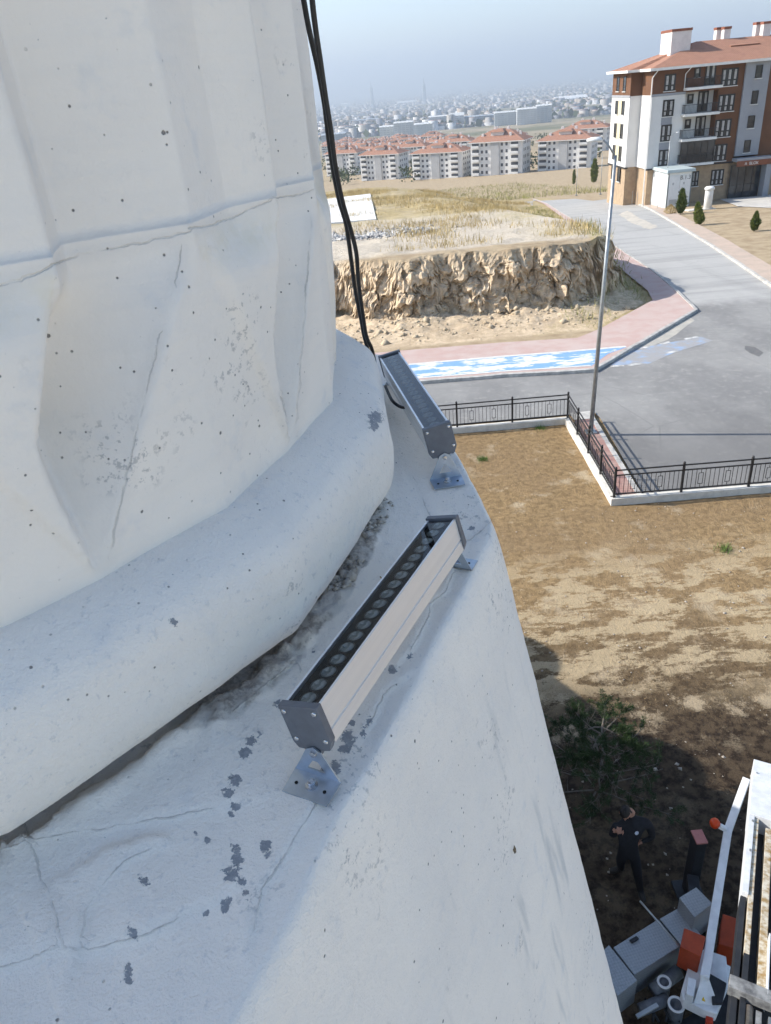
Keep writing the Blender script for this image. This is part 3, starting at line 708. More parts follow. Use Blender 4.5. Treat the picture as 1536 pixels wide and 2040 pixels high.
# roof
oh = .6; e0 = (XL-oh, STEP-oh); zr = ZE+2.35
ex0, ex1, ey0, ey1 = BX0-oh, XR+oh, YF-oh, YB+oh; ym = (ey0+ey1)/2
rf = MB()
rf.add([(ex0,ey0,ZE),(ex1,ey0,ZE),(ex1,ey1,ZE),(XL-oh,ey1,ZE),(XL-oh,STEP-oh,ZE),(ex0,STEP-oh,ZE),(ex0+7.2,ym,zr),(ex1-7,ym,zr)],
       [(0,1,7,6),(1,2,7),(2,3,6,7),(3,4,6),(4,5,6),(5,0,6),(0,5,4,3,2,1)])
roof = P_('roof', rf, TILE)
P_('gutter', MB().box(ex0-.06,ex1,ey0-.14,ey0+.02,ZE-.22,ZE+.05).box(XL-oh-.12,XL-oh+.02,STEP-oh-.1,ey1,ZE-.22,ZE+.05).box(XL-oh+.021,ex0-.061,STEP-oh-.12,STEP-oh,ZE-.22,ZE+.05).box(ex0-.05,ex0+.02,ey0+.021,STEP-oh-.121,ZE-.22,ZE+.05), WHT, roof)
P_('soffit', MB().box(XL-oh+.05,ex0+.6,STEP-oh+.05,ey1-.1,ZE-.12,ZE-.005).box(ex0+.601,ex1-.05,ey0+.05,ey1-.1,ZE-.12,ZE-.005), WHT, roof)
BCAP = M('chimney_cap', (.26,.10,.065), (.2,.08,.05), 3, .9); PKW = M('chimney_render', (.70,.65,.62), (.62,.57,.55), 2, .9)
def chim(cx0, cx1, top, yv, dep):
    xa_, zt_ = fr(cx0, top, yv); xb_, _ = fr(cx1, top, yv)
    zz = ZE + (zr-ZE)*max(0,min(1,(yv-ey0)/(ym-ey0)))-1.2
    c_ = P_('chimney', MB().box(xa_,xb_,yv,yv+dep,zz,zt_-.25), PKW, roof); 
    P_('chimney', MB().box(xa_-.06,xb_+.06,yv-.06,yv+dep+.06,zt_-.249,zt_), BCAP, roof)
chim(690,858,165,YF+3.2,3.4); chim(1075,1128,148,YF+6.4,.8); chim(1140,1195,143,YF+5.2,.8); chim(1415,1470,103,YF+6.2,.8); chim(1480,1545,98,YF+5.0,.8)
xd, zd = fr(1160,262,YF+4.2); xd2, _ = fr(1410,230,YF+4.2)
P_('dormer', MB().hexa([(xd,YF+3.4,zd-1.2),(xd2,YF+3.4,zd-1.2),(xd2,YF+7,zd-.5),(xd,YF+7,zd-.5)],[(xd,YF+3.0,zd-.55),(xd2,YF+3.0,zd-.55),(xd2,YF+7,zd+.1),(xd,YF+7,zd+.1)]), TILE, roof)

# ---- kiosk, drum post, shrubs in front of the flats
KW = M('kiosk_white', (.72,.73,.72), (.67,.68,.67), 1.2, .6); KR = M('kiosk_roof', (.44,.50,.50), (.38,.44,.44), 1, .6)
kb0 = ter(1326,415); kx, ky = kb0[0], kb0[1]; kz = float(T(ky))
kio = thing('electrical_kiosk', 'white electrical kiosk with pale green roof in front of the flats', 'kiosk', (kx,ky,kz))
kw = (1377-1330)/F*(ky*FW[1]+6.5); kh = 3.75; kd = 6.2
part('body', MB().box(0,kw,0,kd,-.4,kh), KW, kio, bev=.04)
part('roof', MB().hexa([(-.28,-.28,kh+.001),(kw+.28,-.28,kh+.001),(kw+.28,kd+.28,kh+.001),(-.28,kd+.28,kh+.001)],[(-.22,-.22,kh+.33),(kw+.22,-.22,kh+.33),(kw+.22,kd+.22,kh+.33),(-.22,kd+.22,kh+.33)]), KR, kio, bev=.03)
KT = M('kiosk_trim', (.16,.19,.19), (.2,.22,.22), 3, .6)
part('corner_trim', MB().box(-.03,.08,-.03,.08,-.3,kh-.002), KT, kio); part('corner_trim', MB().box(kw-.08,kw+.03,-.03,.08,-.3,kh-.002), KT, kio)
DG = M('kiosk_grey', (.42,.43,.43), (.38,.39,.39), 3, .5)
for i in range(2):
    d_ = part('door', MB().box(.14+i*(kw-.24)/2,.10+(i+1)*(kw-.24)/2,-.045,-.002,.1,kh-.35), KW, kio, bev=.01)
    part('louvre', MB().box(.3+i*(kw-.24)/2,-.08+(i+1)*(kw-.24)/2,-.06,-.046,.3,.9), DG, d_)
    part('warning_plate', MB().box(.5+i*(kw-.24)/2,.68+i*(kw-.24)/2,-.055,-.046,kh-1.3,kh-1.05), DG, d_)
part('handle', MB().box(kw/2-.06,kw/2+.06,-.09,-.046,1.55,1.75), DKF, kio)
for i in range(3): part('door', MB().box(-.045,-.002,.35+i*1.9,2.1+i*1.9,.1,kh-.35), KW, kio, bev=.01)
text_mesh('B.1.3', .62, DKF, 'lettering', kio, (kw*.72, -.05, kh-.78), (PI/2,0,0), .004)
q = ter(1409,417); pil = thing('drum_post', 'squat white concrete drum post beside the kiosk', 'post', tuple(q))
part('shaft', MB().lathe([(.42,-.2),(.42,1.9),(.40,2.0)], 18), WHT, pil, smooth=True)
part('cap', MB().lathe([(.40,2.0),(.52,2.02),(.52,2.2),(.40,2.32),(.05,2.38)], 18), WHT, pil, smooth=True)
part('footing', MB().box(-2.3,.7,-.5,.6,-.4,.12), WALLW, pil, bev=.03)
# posts of a small wire fence round the kiosk
for i,(dx,dy) in enumerate([(-1.2,-.6),(-1.3,1.5),(-1.35,3.6),(-1.4,5.8),(-1.4,7.6)]):
    z = float(T(ky+dy)); o = ob('fence_stake', me_from('fence_stake', (mm := MB().tube([(0,0,-.2),(0,0,1.7)],.03,6)).v, mm.f), STEEL, None, (kx+dx,ky+dy,z))
    tag(o, ['thin metal stake at the near corner of the kiosk plot','second thin metal stake along the kiosk side','third thin metal stake along the kiosk side','fourth thin metal stake along the kiosk side','farthest thin metal stake along the kiosk side'][i], 'stake', 'stakes round the kiosk')
def leaf_cloud(P, D, size, per=1, thin=.45):
    """small pointed leaves at points P heading along D"""
    n = len(P); D = D/np.linalg.norm(D, axis=1)[:,None].clip(1e-6)
    s = rng.normal(0,1,(n,3)); s -= D*(s*D).sum(1)[:,None]; s /= np.linalg.norm(s,axis=1)[:,None]
    L = (size*rng.uniform(.6,1.3,n))[:,None]
    V = np.stack([P-s*L*thin*.5, P+D*L*.55-s*L*thin*.0+0*s, P+s*L*thin*.5, P+D*L], 1)
    V = np.stack([P, P+D*L*.5+s*L*thin*.5, P+D*L, P+D*L*.5-s*L*thin*.5], 1)
    return V.reshape(-1,3), np.arange(n*4).reshape(-1,4)
def leafmat(name, a, b, sc=4):
    k = NT(name); c = k.mix(k.ramp(k.noise(sc,5,.6), .36,.66), a, b); return k.fin(c, .7, 0, None, .25)
CYP = leafmat('cypress_leaf', (.06,.09,.022), (.15,.18,.045), 5); BUSH = leafmat('bush_leaf', (.11,.15,.03), (.23,.25,.07), 3)
BARK = M('bark', (.10,.075,.055), (.16,.13,.10), 20, .95, bump=.5)
def conifer(label, p, h, w, mat, n=2600, nm='cypress_shrub', tilt=(0,0)):
    t = thing(nm, label, 'shrub', tuple(p), 0, 'shrubs by the flats')
    zz = rng.uniform(.04,1,n); rr = w*np.sin(np.clip(zz,0,1)**.75*PI*.96+.12)*rng.uniform(.30,1.1,n)**.6; a = rng.uniform(0,6.28,n); rr = rr*(1+.75*fbm(np.cos(a)*1.8+p[0], np.sin(a)*1.8, zz*5.))
    P = np.stack([np.cos(a)*rr+tilt[0]*zz*h, np.sin(a)*rr+tilt[1]*zz*h, zz*h],1); D = np.stack([np.cos(a)*.5, np.sin(a)*.5, 1+0*a],1)+rng.normal(0,.35,(n,3))
    V, Fq = leaf_cloud(P, D, h*.11, thin=.38)
    ob('crown', np_mesh('crown', V, Fq, False), mat, t)
    part('trunk', MB().tube([(0,0,-.15),(0,0,h*.3),(tilt[0]*h*.7,tilt[1]*h*.7,h*.7)],[.05,.04,.01],6), BARK, t)
    return t
conifer('dark slim cypress shrub at the kiosk corner', ter(1355,427), 2.4, .40, CYP)
conifer('leaning lighter cypress shrub right of the kiosk', ter(1393,449), 1.9, .40, BUSH, tilt=(-.14,.1))
conifer('small cypress shrub alone at the right edge lawn', ter(1502,461), 1.5, .32, CYP)
conifer('low green bush under the ground floor windows of the flats', ter(1442,386), 1.3, .9, BUSH, 1800, 'bush')
conifer('small green bush left of the low bush under the flats', ter(1424,384), 1.5, .5, BUSH, 1500, 'bush')
conifer('thin green sapling between kiosk and flats', ter(1398,398), 2.2, .4, BUSH, 900, 'bush')
conifer('tall yellow green poplar behind the road bend', ter(1183,365), 6.2, .75, BUSH, 2200, 'poplar_tree')['category'] = 'tree'
conifer('short yellow green poplar left of the taller one', ter(1143,368), 4.0, .42, BUSH, 900, 'poplar_tree')['category'] = 'tree'
conifer('dry yellow clump at the front corner of the kiosk', ter(1335,428), 1.0, .7, STRAW, 1500, 'dry_bush')

# ================================================================== HOUSING BLOCKS BELOW THE HILL
BLW = M('block_white', (.70,.69,.67), (.64,.63,.61), .2, .9); BLG = M('block_grey', (.42,.42,.42), (.38,.38,.38), .2, .9)
BLK = M('block_window', (.045,.05,.06), (.09,.09,.1), .5, .3)
def block_parts(w=24., d=15., h=14.2):
    """one four-to-five storey block with hip roof; local origin at the front left corner, facing -y"""
    root = thing('housing_block', 'block', 'building')
    wl_ = MB().box(0,w,0,d,-6,h)
    for x0,x1 in ((w*.02,w*.14),(w*.80,w*.96)): pass
    part('wall', wl_, BLW, root)
    part('stair_tower', MB().box(w*.40,w*.56,-.7,0-.002,-6,h-.3), BLG, root)
    win = MB(); bal = MB()
    nf = 5; fh = h/nf
    for f in range(nf):
        z = f*fh+1.0
        for xx in (.22,.31,.61,.70): win.box(w*xx-.55,w*xx+.55,-.05,.03,z,z+1.25)
        for yy in (.2,.38,.62,.8): win.box(w-.03,w+.05,d*yy-.6,d*yy+.6,z,z+1.25)
        for yy in (.25,.5,.75): win.box(-.05,.03,d*yy-.6,d*yy+.6,z,z+1.25)
        for xx in (.02,.78):
            bal.box(w*xx,w*(xx+.15),-1.5,-.002,f*fh+.35,f*fh+1.35); win.box(w*xx+.2,w*(xx+.15)-.2,-.06,.03,f*fh+1.4,f*fh+2.6)
    tag(part('windows', win, BLK, root), kind='stuff'); tag(part('balconies', bal, BLW, root), kind='stuff')
    o_ = 1.2; zr_ = h+4.2; hp = d*.55
    rf = MB().add([(-o_,-o_,h),(w+o_,-o_,h),(w+o_,d+o_,h),(-o_,d+o_,h),(hp,d/2,zr_),(w-hp,d/2,zr_)],[(0,1,5,4),(1,2,5),(2,3,4,5),(3,0,4),(3,2,1,0)])
    r_ = part('roof', rf, TILE, root)
    part('eaves', MB().box(-o_,w+o_,-o_,d+o_,h-.35,h-.003), BLW, r_)
    for (cx_,cy_,s,hh) in [(w*.18,d*.2,1.1,3.2),(w*.72,d*.18,1.1,3.2),(w*.60,d*.62,1.2,5.4),(w*.34,d*.66,1.2,5.4),(w*.86,d*.5,1.,3.4)]:
        part('chimney', MB().box(cx_,cx_+s,cy_,cy_+s,h+.3,h+hh), PKW, r_)
    part('dormer', MB().box(w*.36,w*.60,d*.22,d*.5,h+.8,h+3.6), PKW, r_)
    part('dormer_roof', MB().hexa([(w*.33,d*.16,h+3.6),(w*.63,d*.16,h+3.6),(w*.63,d*.52,h+3.6),(w*.33,d*.52,h+3.6)],[(w*.38,d*.22,h+4.5),(w*.58,d*.22,h+4.5),(w*.58,d*.5,h+4.5),(w*.38,d*.5,h+4.5)]), TILE, r_)
    return root
BLOCK = block_parts(26.,15.,14.2); first = [True]
def put_block(x, y, rot, label, s=1.0, dz=0):
    t = BLOCK if first[0] else copy_tree(BLOCK); first[0] = False
    t.location = (x, y, float(T(y))+dz); t.rotation_euler = (0,0,rot); t.scale = (s*rng.uniform(.94,1.06),s,s*rng.uniform(.88,1.08))
    return tag(t, label, 'building', 'red roofed housing blocks')
def at_px(px, py, wpx_):                   # nearest base corner from photo, depth from its apparent width
    return ter(px, py)
RB = R(-27)
for px, py, s, lab in [
    (652,352,.95,'white housing block with red roof at the left, partly behind the black cables'),
    (721,361,1.0,'front white housing block with red roof, first one right of the cables'),
    (823,359,1.05,'front white housing block with red roof, second one right of the cables'),
    (939,352,1.08,'front white housing block with red roof, third one right of the cables'),
    (1071,342,1.10,'front white housing block with red roof nearest the grey street lamp'),
    (785,335,1.0,'white block with red roof peeping between the first and second front blocks'),
    (868,327,1.05,'white block with red roof behind the second front block'),
    (952,322,1.2,'long white block with red roof behind the third front block'),
    (1120,306,1.2,'white block with red roof just left of the brown flats, upper one'),
    (660,338,.9,'white red roofed block behind the cables, second row'),
    (700,336,.9,'white red roofed block in the second row right of the cables')]:
    p = ter(px, py); put_block(p[0], p[1], RB, lab, s)
far_l = 'small distant red roofed block in the crowded rows behind the front blocks'
for i in range(26):
    px = 640+(i % 9)*28+rng.uniform(-8,8); py = 318-(i//9)*9+rng.uniform(-3,3)
    if px > 880: px -= 60
    p = ter(px, py); put_block(p[0], p[1], RB+rng.uniform(-.3,.3), far_l, rng.uniform(.75,.95))
n = 160; ty = rng.uniform(440,900,n); tx_ = ty*np.tan(rng.uniform(R(-7),R(17),n)); CP = []; CD = []
for a_, b_ in zip(tx_, ty):
    q_ = rng.normal(0,1,(60,3))*np.array([1.7,1.7,1.5])*rng.uniform(.7,1.3); CP.append(q_+np.array([a_,b_,float(T(b_))+3.0])); CD.append(q_+np.array([0,0,1.5]))
me = np_mesh('estate_trees', *leaf_cloud(np.concatenate(CP), np.concatenate(CD), 1.5, thin=.8), False)
tag(ob('estate_trees', me, leafmat('estate_leaf', (.04,.06,.02),(.09,.11,.04),.3)), 'small dark trees growing between the red roofed blocks', 'trees', kind='stuff')
# ---- pale slab blocks farther down
SLABM = M('slab_facade', (.62,.63,.62), (.55,.56,.56), .05, .9); SLABB = M('slab_blue_grey', (.36,.40,.44), (.30,.34,.38), .05, .9)
SLABW = M('slab_window', (.15,.17,.20), (.22,.24,.27), .08, .5)
def slab(px0, px1, pyb, pyt, label, mat=SLABM, gable=0, nsec=6):
    a = ter(px0, pyb); y = a[1]; b = ony(px1, pyb-(px1-px0)*.09, y); top = ony(px0, pyt, y)[2]
    w = b[0]-a[0]; h = top-a[2]; t = thing('slab_block', label, 'building', tuple(a), R(-8), 'pale slab blocks in the valley')
    d = max(18, w*.25)
    part('wall', MB().box(0,w,0,d,-20,h), mat, t)
    win = MB(); nf = max(4, int(h/3.2))
    for s_ in range(nsec):
        x0 = w*(s_+.12)/nsec; x1 = w*(s_+.88)/nsec
        for f in range(nf):
            z = h*f/nf+.9
            for q in range(3):
                xa_ = x0+(x1-x0)*q/3; win.box(xa_+.6, xa_+(x1-x0)/3-.6, -.12,.05, z, z+h/nf*.48)
    tag(part('windows', win, SLABW, t), kind='stuff')
    for s_ in range(nsec): part('stair_tower', MB().box(w*(s_+.9)/nsec,w*(s_+1.0)/nsec,-1.4,-.13,-20,h+1.5), mat, t)
    rf = MB().add([(-.6,-.6,h),(w+.6,-.6,h),(w+.6,d+.6,h),(-.6,d+.6,h),(-.6,d/2,h+(6 if gable else 2.5)),(w+.6,d/2,h+(6 if gable else 2.5))],[(0,1,5,4),(2,3,4,5),(1,2,5),(3,0,4),(3,2,1,0)])
    part('roof', rf, mat, t)
    return t
slab(757,785,276,254,'cream slab block at the left end of the pale row', nsec=4)
slab(786,824,274,246,'tall cream slab block with blank end wall in the pale row', nsec=5)
slab(826,862,272,249,'cream slab block with ribbed front right of the blank one', nsec=6)
slab(855,893,258,234,'pale slab block with grey window bands behind the cream row', nsec=6)
slab(895,925,257,232,'white gabled slab block in the middle of the valley', gable=1, nsec=3)
slab(926,985,254,234,'grey blue slab block right of the gabled one', SLABB, nsec=8)
slab(985,1030,252,226,'pale slab block in front of the tall right hand slabs', nsec=7)
slab(1030,1068,250,219,'tall white slab block left of the blue grey end block', nsec=6)
slab(1068,1098,246,212,'tallest pale slab block with blue grey end beside bare field', nsec=4)
slab(700,755,252,241,'low grey slab block far behind the cables', SLABB, nsec=6)
slab(642,690,290,270,'grey slab block right behind the cables at the left', SLABB, nsec=5)
# ---- the city spread over the plain
N = 30000
yy = np.exp(rng.uniform(math.log(1900), math.log(16000), N)); az = rng.uniform(R(-9), R(33), N); xx = yy*np.tan(az)
keep = fbm(xx*.0016, yy*.0009, 3.) > -.16 - .0000*yy
keep &= ~((yy < 3000) & (az > R(9.5)) & (az < R(24)) & (fbm(xx*.003, yy*.003, 1.) > -.25))
xx = xx[keep]; yy = yy[keep]; n = len(xx)
sw = rng.uniform(4,9,n)*(1+yy/8000); sd = rng.uniform(4,10,n)*(1+yy/8000); hh = rng.lognormal(2.1,.45,n).clip(4,36)
rot = np.where(rng.uniform(0,1,n) < .5, rng.normal(.3,.15,n), rng.normal(-.5,.2,n)); ca, sa = np.cos(rot), np.sin(rot)
cor = np.array([(-1,-1,0),(1,-1,0),(1,1,0),(-1,1,0),(-1,-1,1),(1,-1,1),(1,1,1),(-1,1,1)], float)
lx = cor[None,:,0]*sw[:,None]; ly = cor[None,:,1]*sd[:,None]
V = np.stack([xx[:,None]+lx*ca[:,None]-ly*sa[:,None], yy[:,None]+lx*sa[:,None]+ly*ca[:,None], T(yy)[:,None]-8+cor[None,:,2]*(hh[:,None]+8)], -1)
fq = np.array([(4,5,6,7),(0,1,5,4),(1,2,6,5),(2,3,7,6),(3,0,4,7)])
Fq = (fq[None]+8*np.arange(n)[:,None,None]).reshape(-1,4)
me = np_mesh('city', V.reshape(-1,3), Fq, False)
pal = np.array([(.50,.48,.46),(.40,.38,.35),(.34,.33,.33),(.42,.36,.30),(.27,.28,.31),(.62,.62,.62)])
wc = pal[rng.integers(0,6,n)]*rng.uniform(.75,1.05,(n,1)); rc = np.where(rng.uniform(0,1,(n,1)) < .5, np.array([[.33,.16,.11]]), wc*.8)
cc = np.concatenate([rc[:,None,:], np.repeat(wc[:,None,:],4,1)],1).reshape(-1,3)
cattr(me, 'tint', np.column_stack([cc, np.ones(len(cc))]))
k = NT('city_walls'); vv = k.noise(.09,3,.6)
CITY = k.fin(k.mix(k.math('MULTIPLY', k.ramp(vv,.5,.6), .35), k.acol('tint'), (.12,.13,.15)), .9)
tag(ob('city', me, CITY), 'dense pale city filling the hazy plain to the horizon', 'city', kind='stuff')
me = np_mesh('town_trees', *leaf_cloud((tp := np.column_stack([xx[::3]+rng.normal(0,40,len(xx[::3])), yy[::3]+rng.normal(0,30,len(xx[::3])), T(yy[::3])+1.])), np.tile([0,0,1.],(len(tp),1))+rng.normal(0,.2,(len(tp),3)), 16., thin=1.1), False)
tag(ob('town_trees', me, leafmat('far_tree', (.05,.07,.03),(.08,.10,.05),.01)), 'dark trees scattered among the distant city houses', 'trees', kind='stuff')
for px, py0, pyt, lab in [(742,212,172,'thin far tower standing above the city, left of centre'),(846,205,165,'thin far mast standing above the hazy city')]:
    a = ter(px, py0); top = ony(px-1, pyt, a[1])[2]-a[2]
    t = thing('far_tower', lab, 'tower', tuple(a)); part('shaft', MB().lathe([(18,-10),(15,top*.9),(6,top)],8), SLABB, t)
    part('spire', MB().lathe([(6,top),(1,top*1.25)],6), SLABB, t)
# pale industrial hall roofs
for px, py, w, lab in [(812,207,90,'long white hall roof in the hazy city'),(690,210,60,'small white hall roof at the left of the hazy city'),(1135,204,70,'white hall roof at the right of the city')]:
    a = ter(px, py); mb = MB().box(-w,w,-40,40,-5,16).add([(-w,-40,16),(w,-40,16),(w,40,16),(-w,40,16),(-w,0,26),(w,0,26)],[(0,1,5,4),(2,3,4,5),(1,2,5),(3,0,4)])
    tag(ob('industrial_hall', me_from('industrial_hall', mb.v, mb.f), M('hall_white', (.78,.78,.77), (.7,.7,.7), .02, .8), None, tuple(a)), lab, 'hall')
# ---- hills beyond
hx = np.linspace(-26000, 40000, 160); hr = [0, 1500, 3500, 6000]
HV = []; 
for j, dy in enumerate(hr):
    prof = [0, .55, 1., .7][j]
    hz = (330+200*fbm(hx/9000., 0, 2., 5)+ 130*sstep(1000, 16000, hx))*prof
    HV.append(np.column_stack([hx, 27000+dy+0*hx, T(27000)-20+np.maximum(hz,0)]))
HV = np.stack(HV,1).reshape(-1,3)
tag(ob('hills', np_mesh('hills', HV, grid_faces(160,4)), M('hill_soil', (.26,.22,.16), (.18,.16,.11), .001, .95)), kind='structure')

# ---- the hazy air over the plain
hb = MB().box(-41000,41000,-150,35000,-179.2,520)
k = bpy.data.materials.new('haze'); k.use_nodes = True; nt = k.node_tree; nt.nodes.remove(nt.nodes['Principled BSDF'])
pv = nt.nodes.new('ShaderNodeVolumePrincipled'); pv.inputs['Color'].default_value = (.76,.86,.965,1); pv.inputs['Density'].default_value = 2.1e-4
pv.inputs['Anisotropy'].default_value = .2
nt.links.new(pv.outputs[0], nt.nodes['Material Output'].inputs['Volume'])
tag(ob('haze', me_from('haze', hb.v, hb.f), k), 'thin blue haze lying over the plain and the city', 'haze', kind='stuff')

# ================================================================== MINARET
CX, CY = -1.015, 1.38
mina = thing('minaret', 'white plastered minaret with fluted shaft, rounded ring and flaring base', 'minaret', (CX, CY, 0))
def px_dist(V, polys):                    # distance in metres (at the surface) of vertices to lines drawn in the photo
    x, y, w = projv(V); best = np.full(len(V), 9.)
    jx = fbm(x*.035, y*.035, 1., 3); jy = fbm(x*.035+50, y*.035, 4., 3); x = x+7*jx; y = y+7*jy
    sgn = np.ones(len(V))
    for pl_ in polys:
        for (ax, ay), (bx, by) in zip(pl_[:-1], pl_[1:]):
            dx, dy = bx-ax, by-ay; t = np.clip(((x-ax)*dx+(y-ay)*dy)/(dx*dx+dy*dy), 0, 1)
            d_ = np.hypot(x-ax-t*dx, y-ay-t*dy)*np.maximum(w, .05)/F; up_ = d_ < best
            best = np.where(up_, d_, best); sgn = np.where(up_, np.sign((x-ax)*dy-(y-ay)*dx+1e-9), sgn)
    best = np.where(w > .05, best, 9.)
    return best*sgn
def rpoly(th, a, n=16, ph=-21., soft=1.):
    d = (th-ph+180/n) % (360/n)-180/n; return a*(1+soft*(1/np.cos(np.radians(d))-1)*.93)
th = np.concatenate([np.arange(-180,-80,2.5), np.arange(-80,42,.28), np.arange(42,180,2.5)])
def ring_xy(th, r): return CX+r*np.cos(np.radians(th)), CY+r*np.sin(np.radians(th))

# ---- plaster material shared by the three parts
def plaster(name, warm=0.):
    k = NT(name)
    n1 = k.noise(2.2,3,.6); n2 = k.noise(14,4,.65); n3 = k.noise(80,3,.75); n4 = k.noise(300,1,.7)
    c = k.mix(k.ramp(n1,.36,.66), (.88,.81,.72), (.81,.755,.685))
    c = k.mix(k.math('MULTIPLY', k.ramp(n2,.56,.74), .45), c, (.66,.655,.65))
    st = k.noise(11,3,.65,k.map((1,1,.13))); c = k.mix(k.math('MULTIPLY', k.math('MULTIPLY', k.ramp(st,.55,.70), k.attr('streak')), .62), c, (.52,.515,.50))
    c = k.mix(k.math('MULTIPLY', k.math('MULTIPLY', k.ramp(n3,.58,.70), k.attr('coarse')), .38), c, (.47,.47,.485))
    br_ = k.noise(30,2,.6,k.map((.22,.22,1.6),(.12,0,0)))
    c = k.mix(k.math('MULTIPLY', k.ramp(br_,.50,.68), .09), c, (.66,.645,.615))
    # small pits
    v = k.vor(34); rnd = k.n('ShaderNodeSeparateColor'); k.l(v.outputs['Color'], rnd.inputs[0])
    pit = k.math('MULTIPLY', k.ramp(k.math('ADD', v.outputs['Distance'], k.math('MULTIPLY', k.math('SUBTRACT', n3,.5), .14)),.085,.045), k.ramp(rnd.outputs[0],.78,.82))
    v2 = k.vor(75); rnd2 = k.n('ShaderNodeSeparateColor'); k.l(v2.outputs['Color'], rnd2.inputs[0])
    pit2 = k.math('MULTIPLY', k.math('MULTIPLY', k.ramp(v2.outputs['Distance'],.14,.07), k.ramp(rnd2.outputs[1],.72,.76)), k.ramp(n1,.45,.56))
    pits = k.math('MINIMUM', k.math('ADD', pit, pit2), 1.)
    c = k.mix(k.math('MULTIPLY', pits, .85), c, (.13,.125,.12))
    # scuffs and dirt
    sc_ = k.math('MULTIPLY', k.ramp(n3,.54,.64), k.ramp(k.noise(5.5,3,.6),.57,.69))
    c = k.mix(k.math('MULTIPLY', sc_, .6), c, (.33,.32,.31))
    # cracks and folds drawn as distance
    wob = k.math('MULTIPLY', k.math('SUBTRACT', n3, .5), .005)
    ck = k.math('MULTIPLY', k.ramp(k.math('ABSOLUTE', k.math('ADD', k.attr('crack'), wob)), .0016, .0003), k.ramp(k.attr('cdist'), .009, .005))
    ckm = k.math('MULTIPLY', ck, k.ramp(n2,.34,.58))
    c = k.mix(k.math('MULTIPLY', ckm, .30), c, (.22,.215,.21))
    hal = k.ramp(k.math('ADD', k.attr('cdist'), k.math('MULTIPLY', wob, 2.)), .018, .0); c = k.mix(k.math('MULTIPLY', hal, .12), c, (.42,.41,.40))
    # grime in the open joint
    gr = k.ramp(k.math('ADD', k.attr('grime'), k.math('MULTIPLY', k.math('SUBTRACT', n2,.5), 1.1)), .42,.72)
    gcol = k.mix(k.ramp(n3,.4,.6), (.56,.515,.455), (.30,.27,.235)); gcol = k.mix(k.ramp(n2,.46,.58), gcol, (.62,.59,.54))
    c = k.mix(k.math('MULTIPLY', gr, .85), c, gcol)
    # flaked paint, grey cement below
    fl_n = k.math('ADD', k.math('MULTIPLY', k.math('SUBTRACT', k.noise(95,5,.75),.5), 2.3), k.attr('flake'))
    rim_ = k.ramp(fl_n, .40,.44); c = k.mix(k.math('MULTIPLY', rim_, .5), c, (.60,.58,.55)); fl = k.ramp(fl_n, .46,.50); c = k.mix(fl, c, k.mix(k.ramp(n3,.4,.65), (.27,.28,.295), (.34,.345,.355)))
    cream = k.math('MULTIPLY', k.attr('cream'), k.ramp(n2,.3,.6)); c = k.mix(k.math('MULTIPLY', cream, .7), c, (.78,.70,.55))
    # relief
    h = k.math('ADD', k.math('MULTIPLY', n3, .5), k.math('MULTIPLY', n4, .22))
    rough_ = k.math('ADD', .35, k.math('MULTIPLY', k.attr('coarse'), 1.3))
    h = k.math('MULTIPLY', h, rough_)
    h = k.math('ADD', h, k.math('MULTIPLY', n2, .9)); h = k.math('ADD', h, k.math('MULTIPLY', br_, .35))
    h = k.math('SUBTRACT', h, k.math('MULTIPLY', pits, .9))
    h = k.math('SUBTRACT', h, k.math('MULTIPLY', ckm, .6)); h = k.math('SUBTRACT', h, k.math('MULTIPLY', fl, 1.1))
    return k.fin(c, .88, 0, k.bump(h, .55, .006), .2)
PLAS = plaster('white_plaster')
def finish(name, V, Fq, crack=None, flake=None, grime=None, cream=None, streak=None, coarse=None):
    me = np_mesh(name, V-np.array([CX,CY,0]), Fq, True); z = np.zeros(len(V))
    for nm, a in (('crack',crack),('flake',flake),('grime',grime),('cream',cream),('streak',streak),('coarse',coarse)):
        fattr(me, nm, (z+9. if nm == 'crack' else z) if a is None else a)
    fattr(me, 'cdist', np.abs(crack) if crack is not None else z+9.)
    return ob(name, me, PLAS, mina)

# ---- fluted shaft
zs = np.concatenate([np.arange(-.52,-.47,.01), np.arange(-.47,-.133,.006), np.arange(-.133,-.113,.0025), np.arange(-.113,.36,.012), np.arange(.36,1.2,.06), np.array([2.,4.,6.5,6.8])])
TH, ZZ = np.meshgrid(th, zs, indexing='ij')
PER = 22.5; jig = 1.0*fbm(TH*.05, ZZ*3, 1.)
u = ((TH+21.2+jig*.4)/PER) % 1.0
def pw_(x, xs, ys): return np.interp(x, xs, ys)
uu = np.where(u < .12, u+1, u)            # .12 .. 1.12
qg = np.clip((uu-.12)/.46,0,1)
rt_ = np.where(uu < .58, .963-.060*np.minimum(qg/.26,1)**.8*(1-np.clip((qg-.26)/.74,0,1)**1.35), np.where(uu < .885, .963-.028*(uu-.58)/.305, .935+.028*(uu-.885)/.235))
t = np.clip((ZZ+.455)/.332, 0, 1)
r0 = rpoly(TH, .945)*(1-t)+.963*t
uc = np.where(u < .7, u, u-1)
uL = pw_(t, [0,.36,.52,1],[0,-.055,-.06,.12]); uR = .58*t+.002; wd = np.maximum(uR-uL, 1e-3)
q = np.clip((uc-uL)/wd, 0, 1); ins = (uc > uL) & (uc < uR)
shp = np.minimum(q/.26,1)**.8*(1-np.clip((q-.26)/.74,0,1)**1.35)
rb = r0 - np.where(ins, (.060+.030*np.sin(PI*t))*np.minimum(1, wd/.36)*shp, 0)
uT = pw_(t, [0,1],[1.,.57]); fac = np.clip((uu-uT)/np.maximum(uL+1-uT,1e-3),0,1)
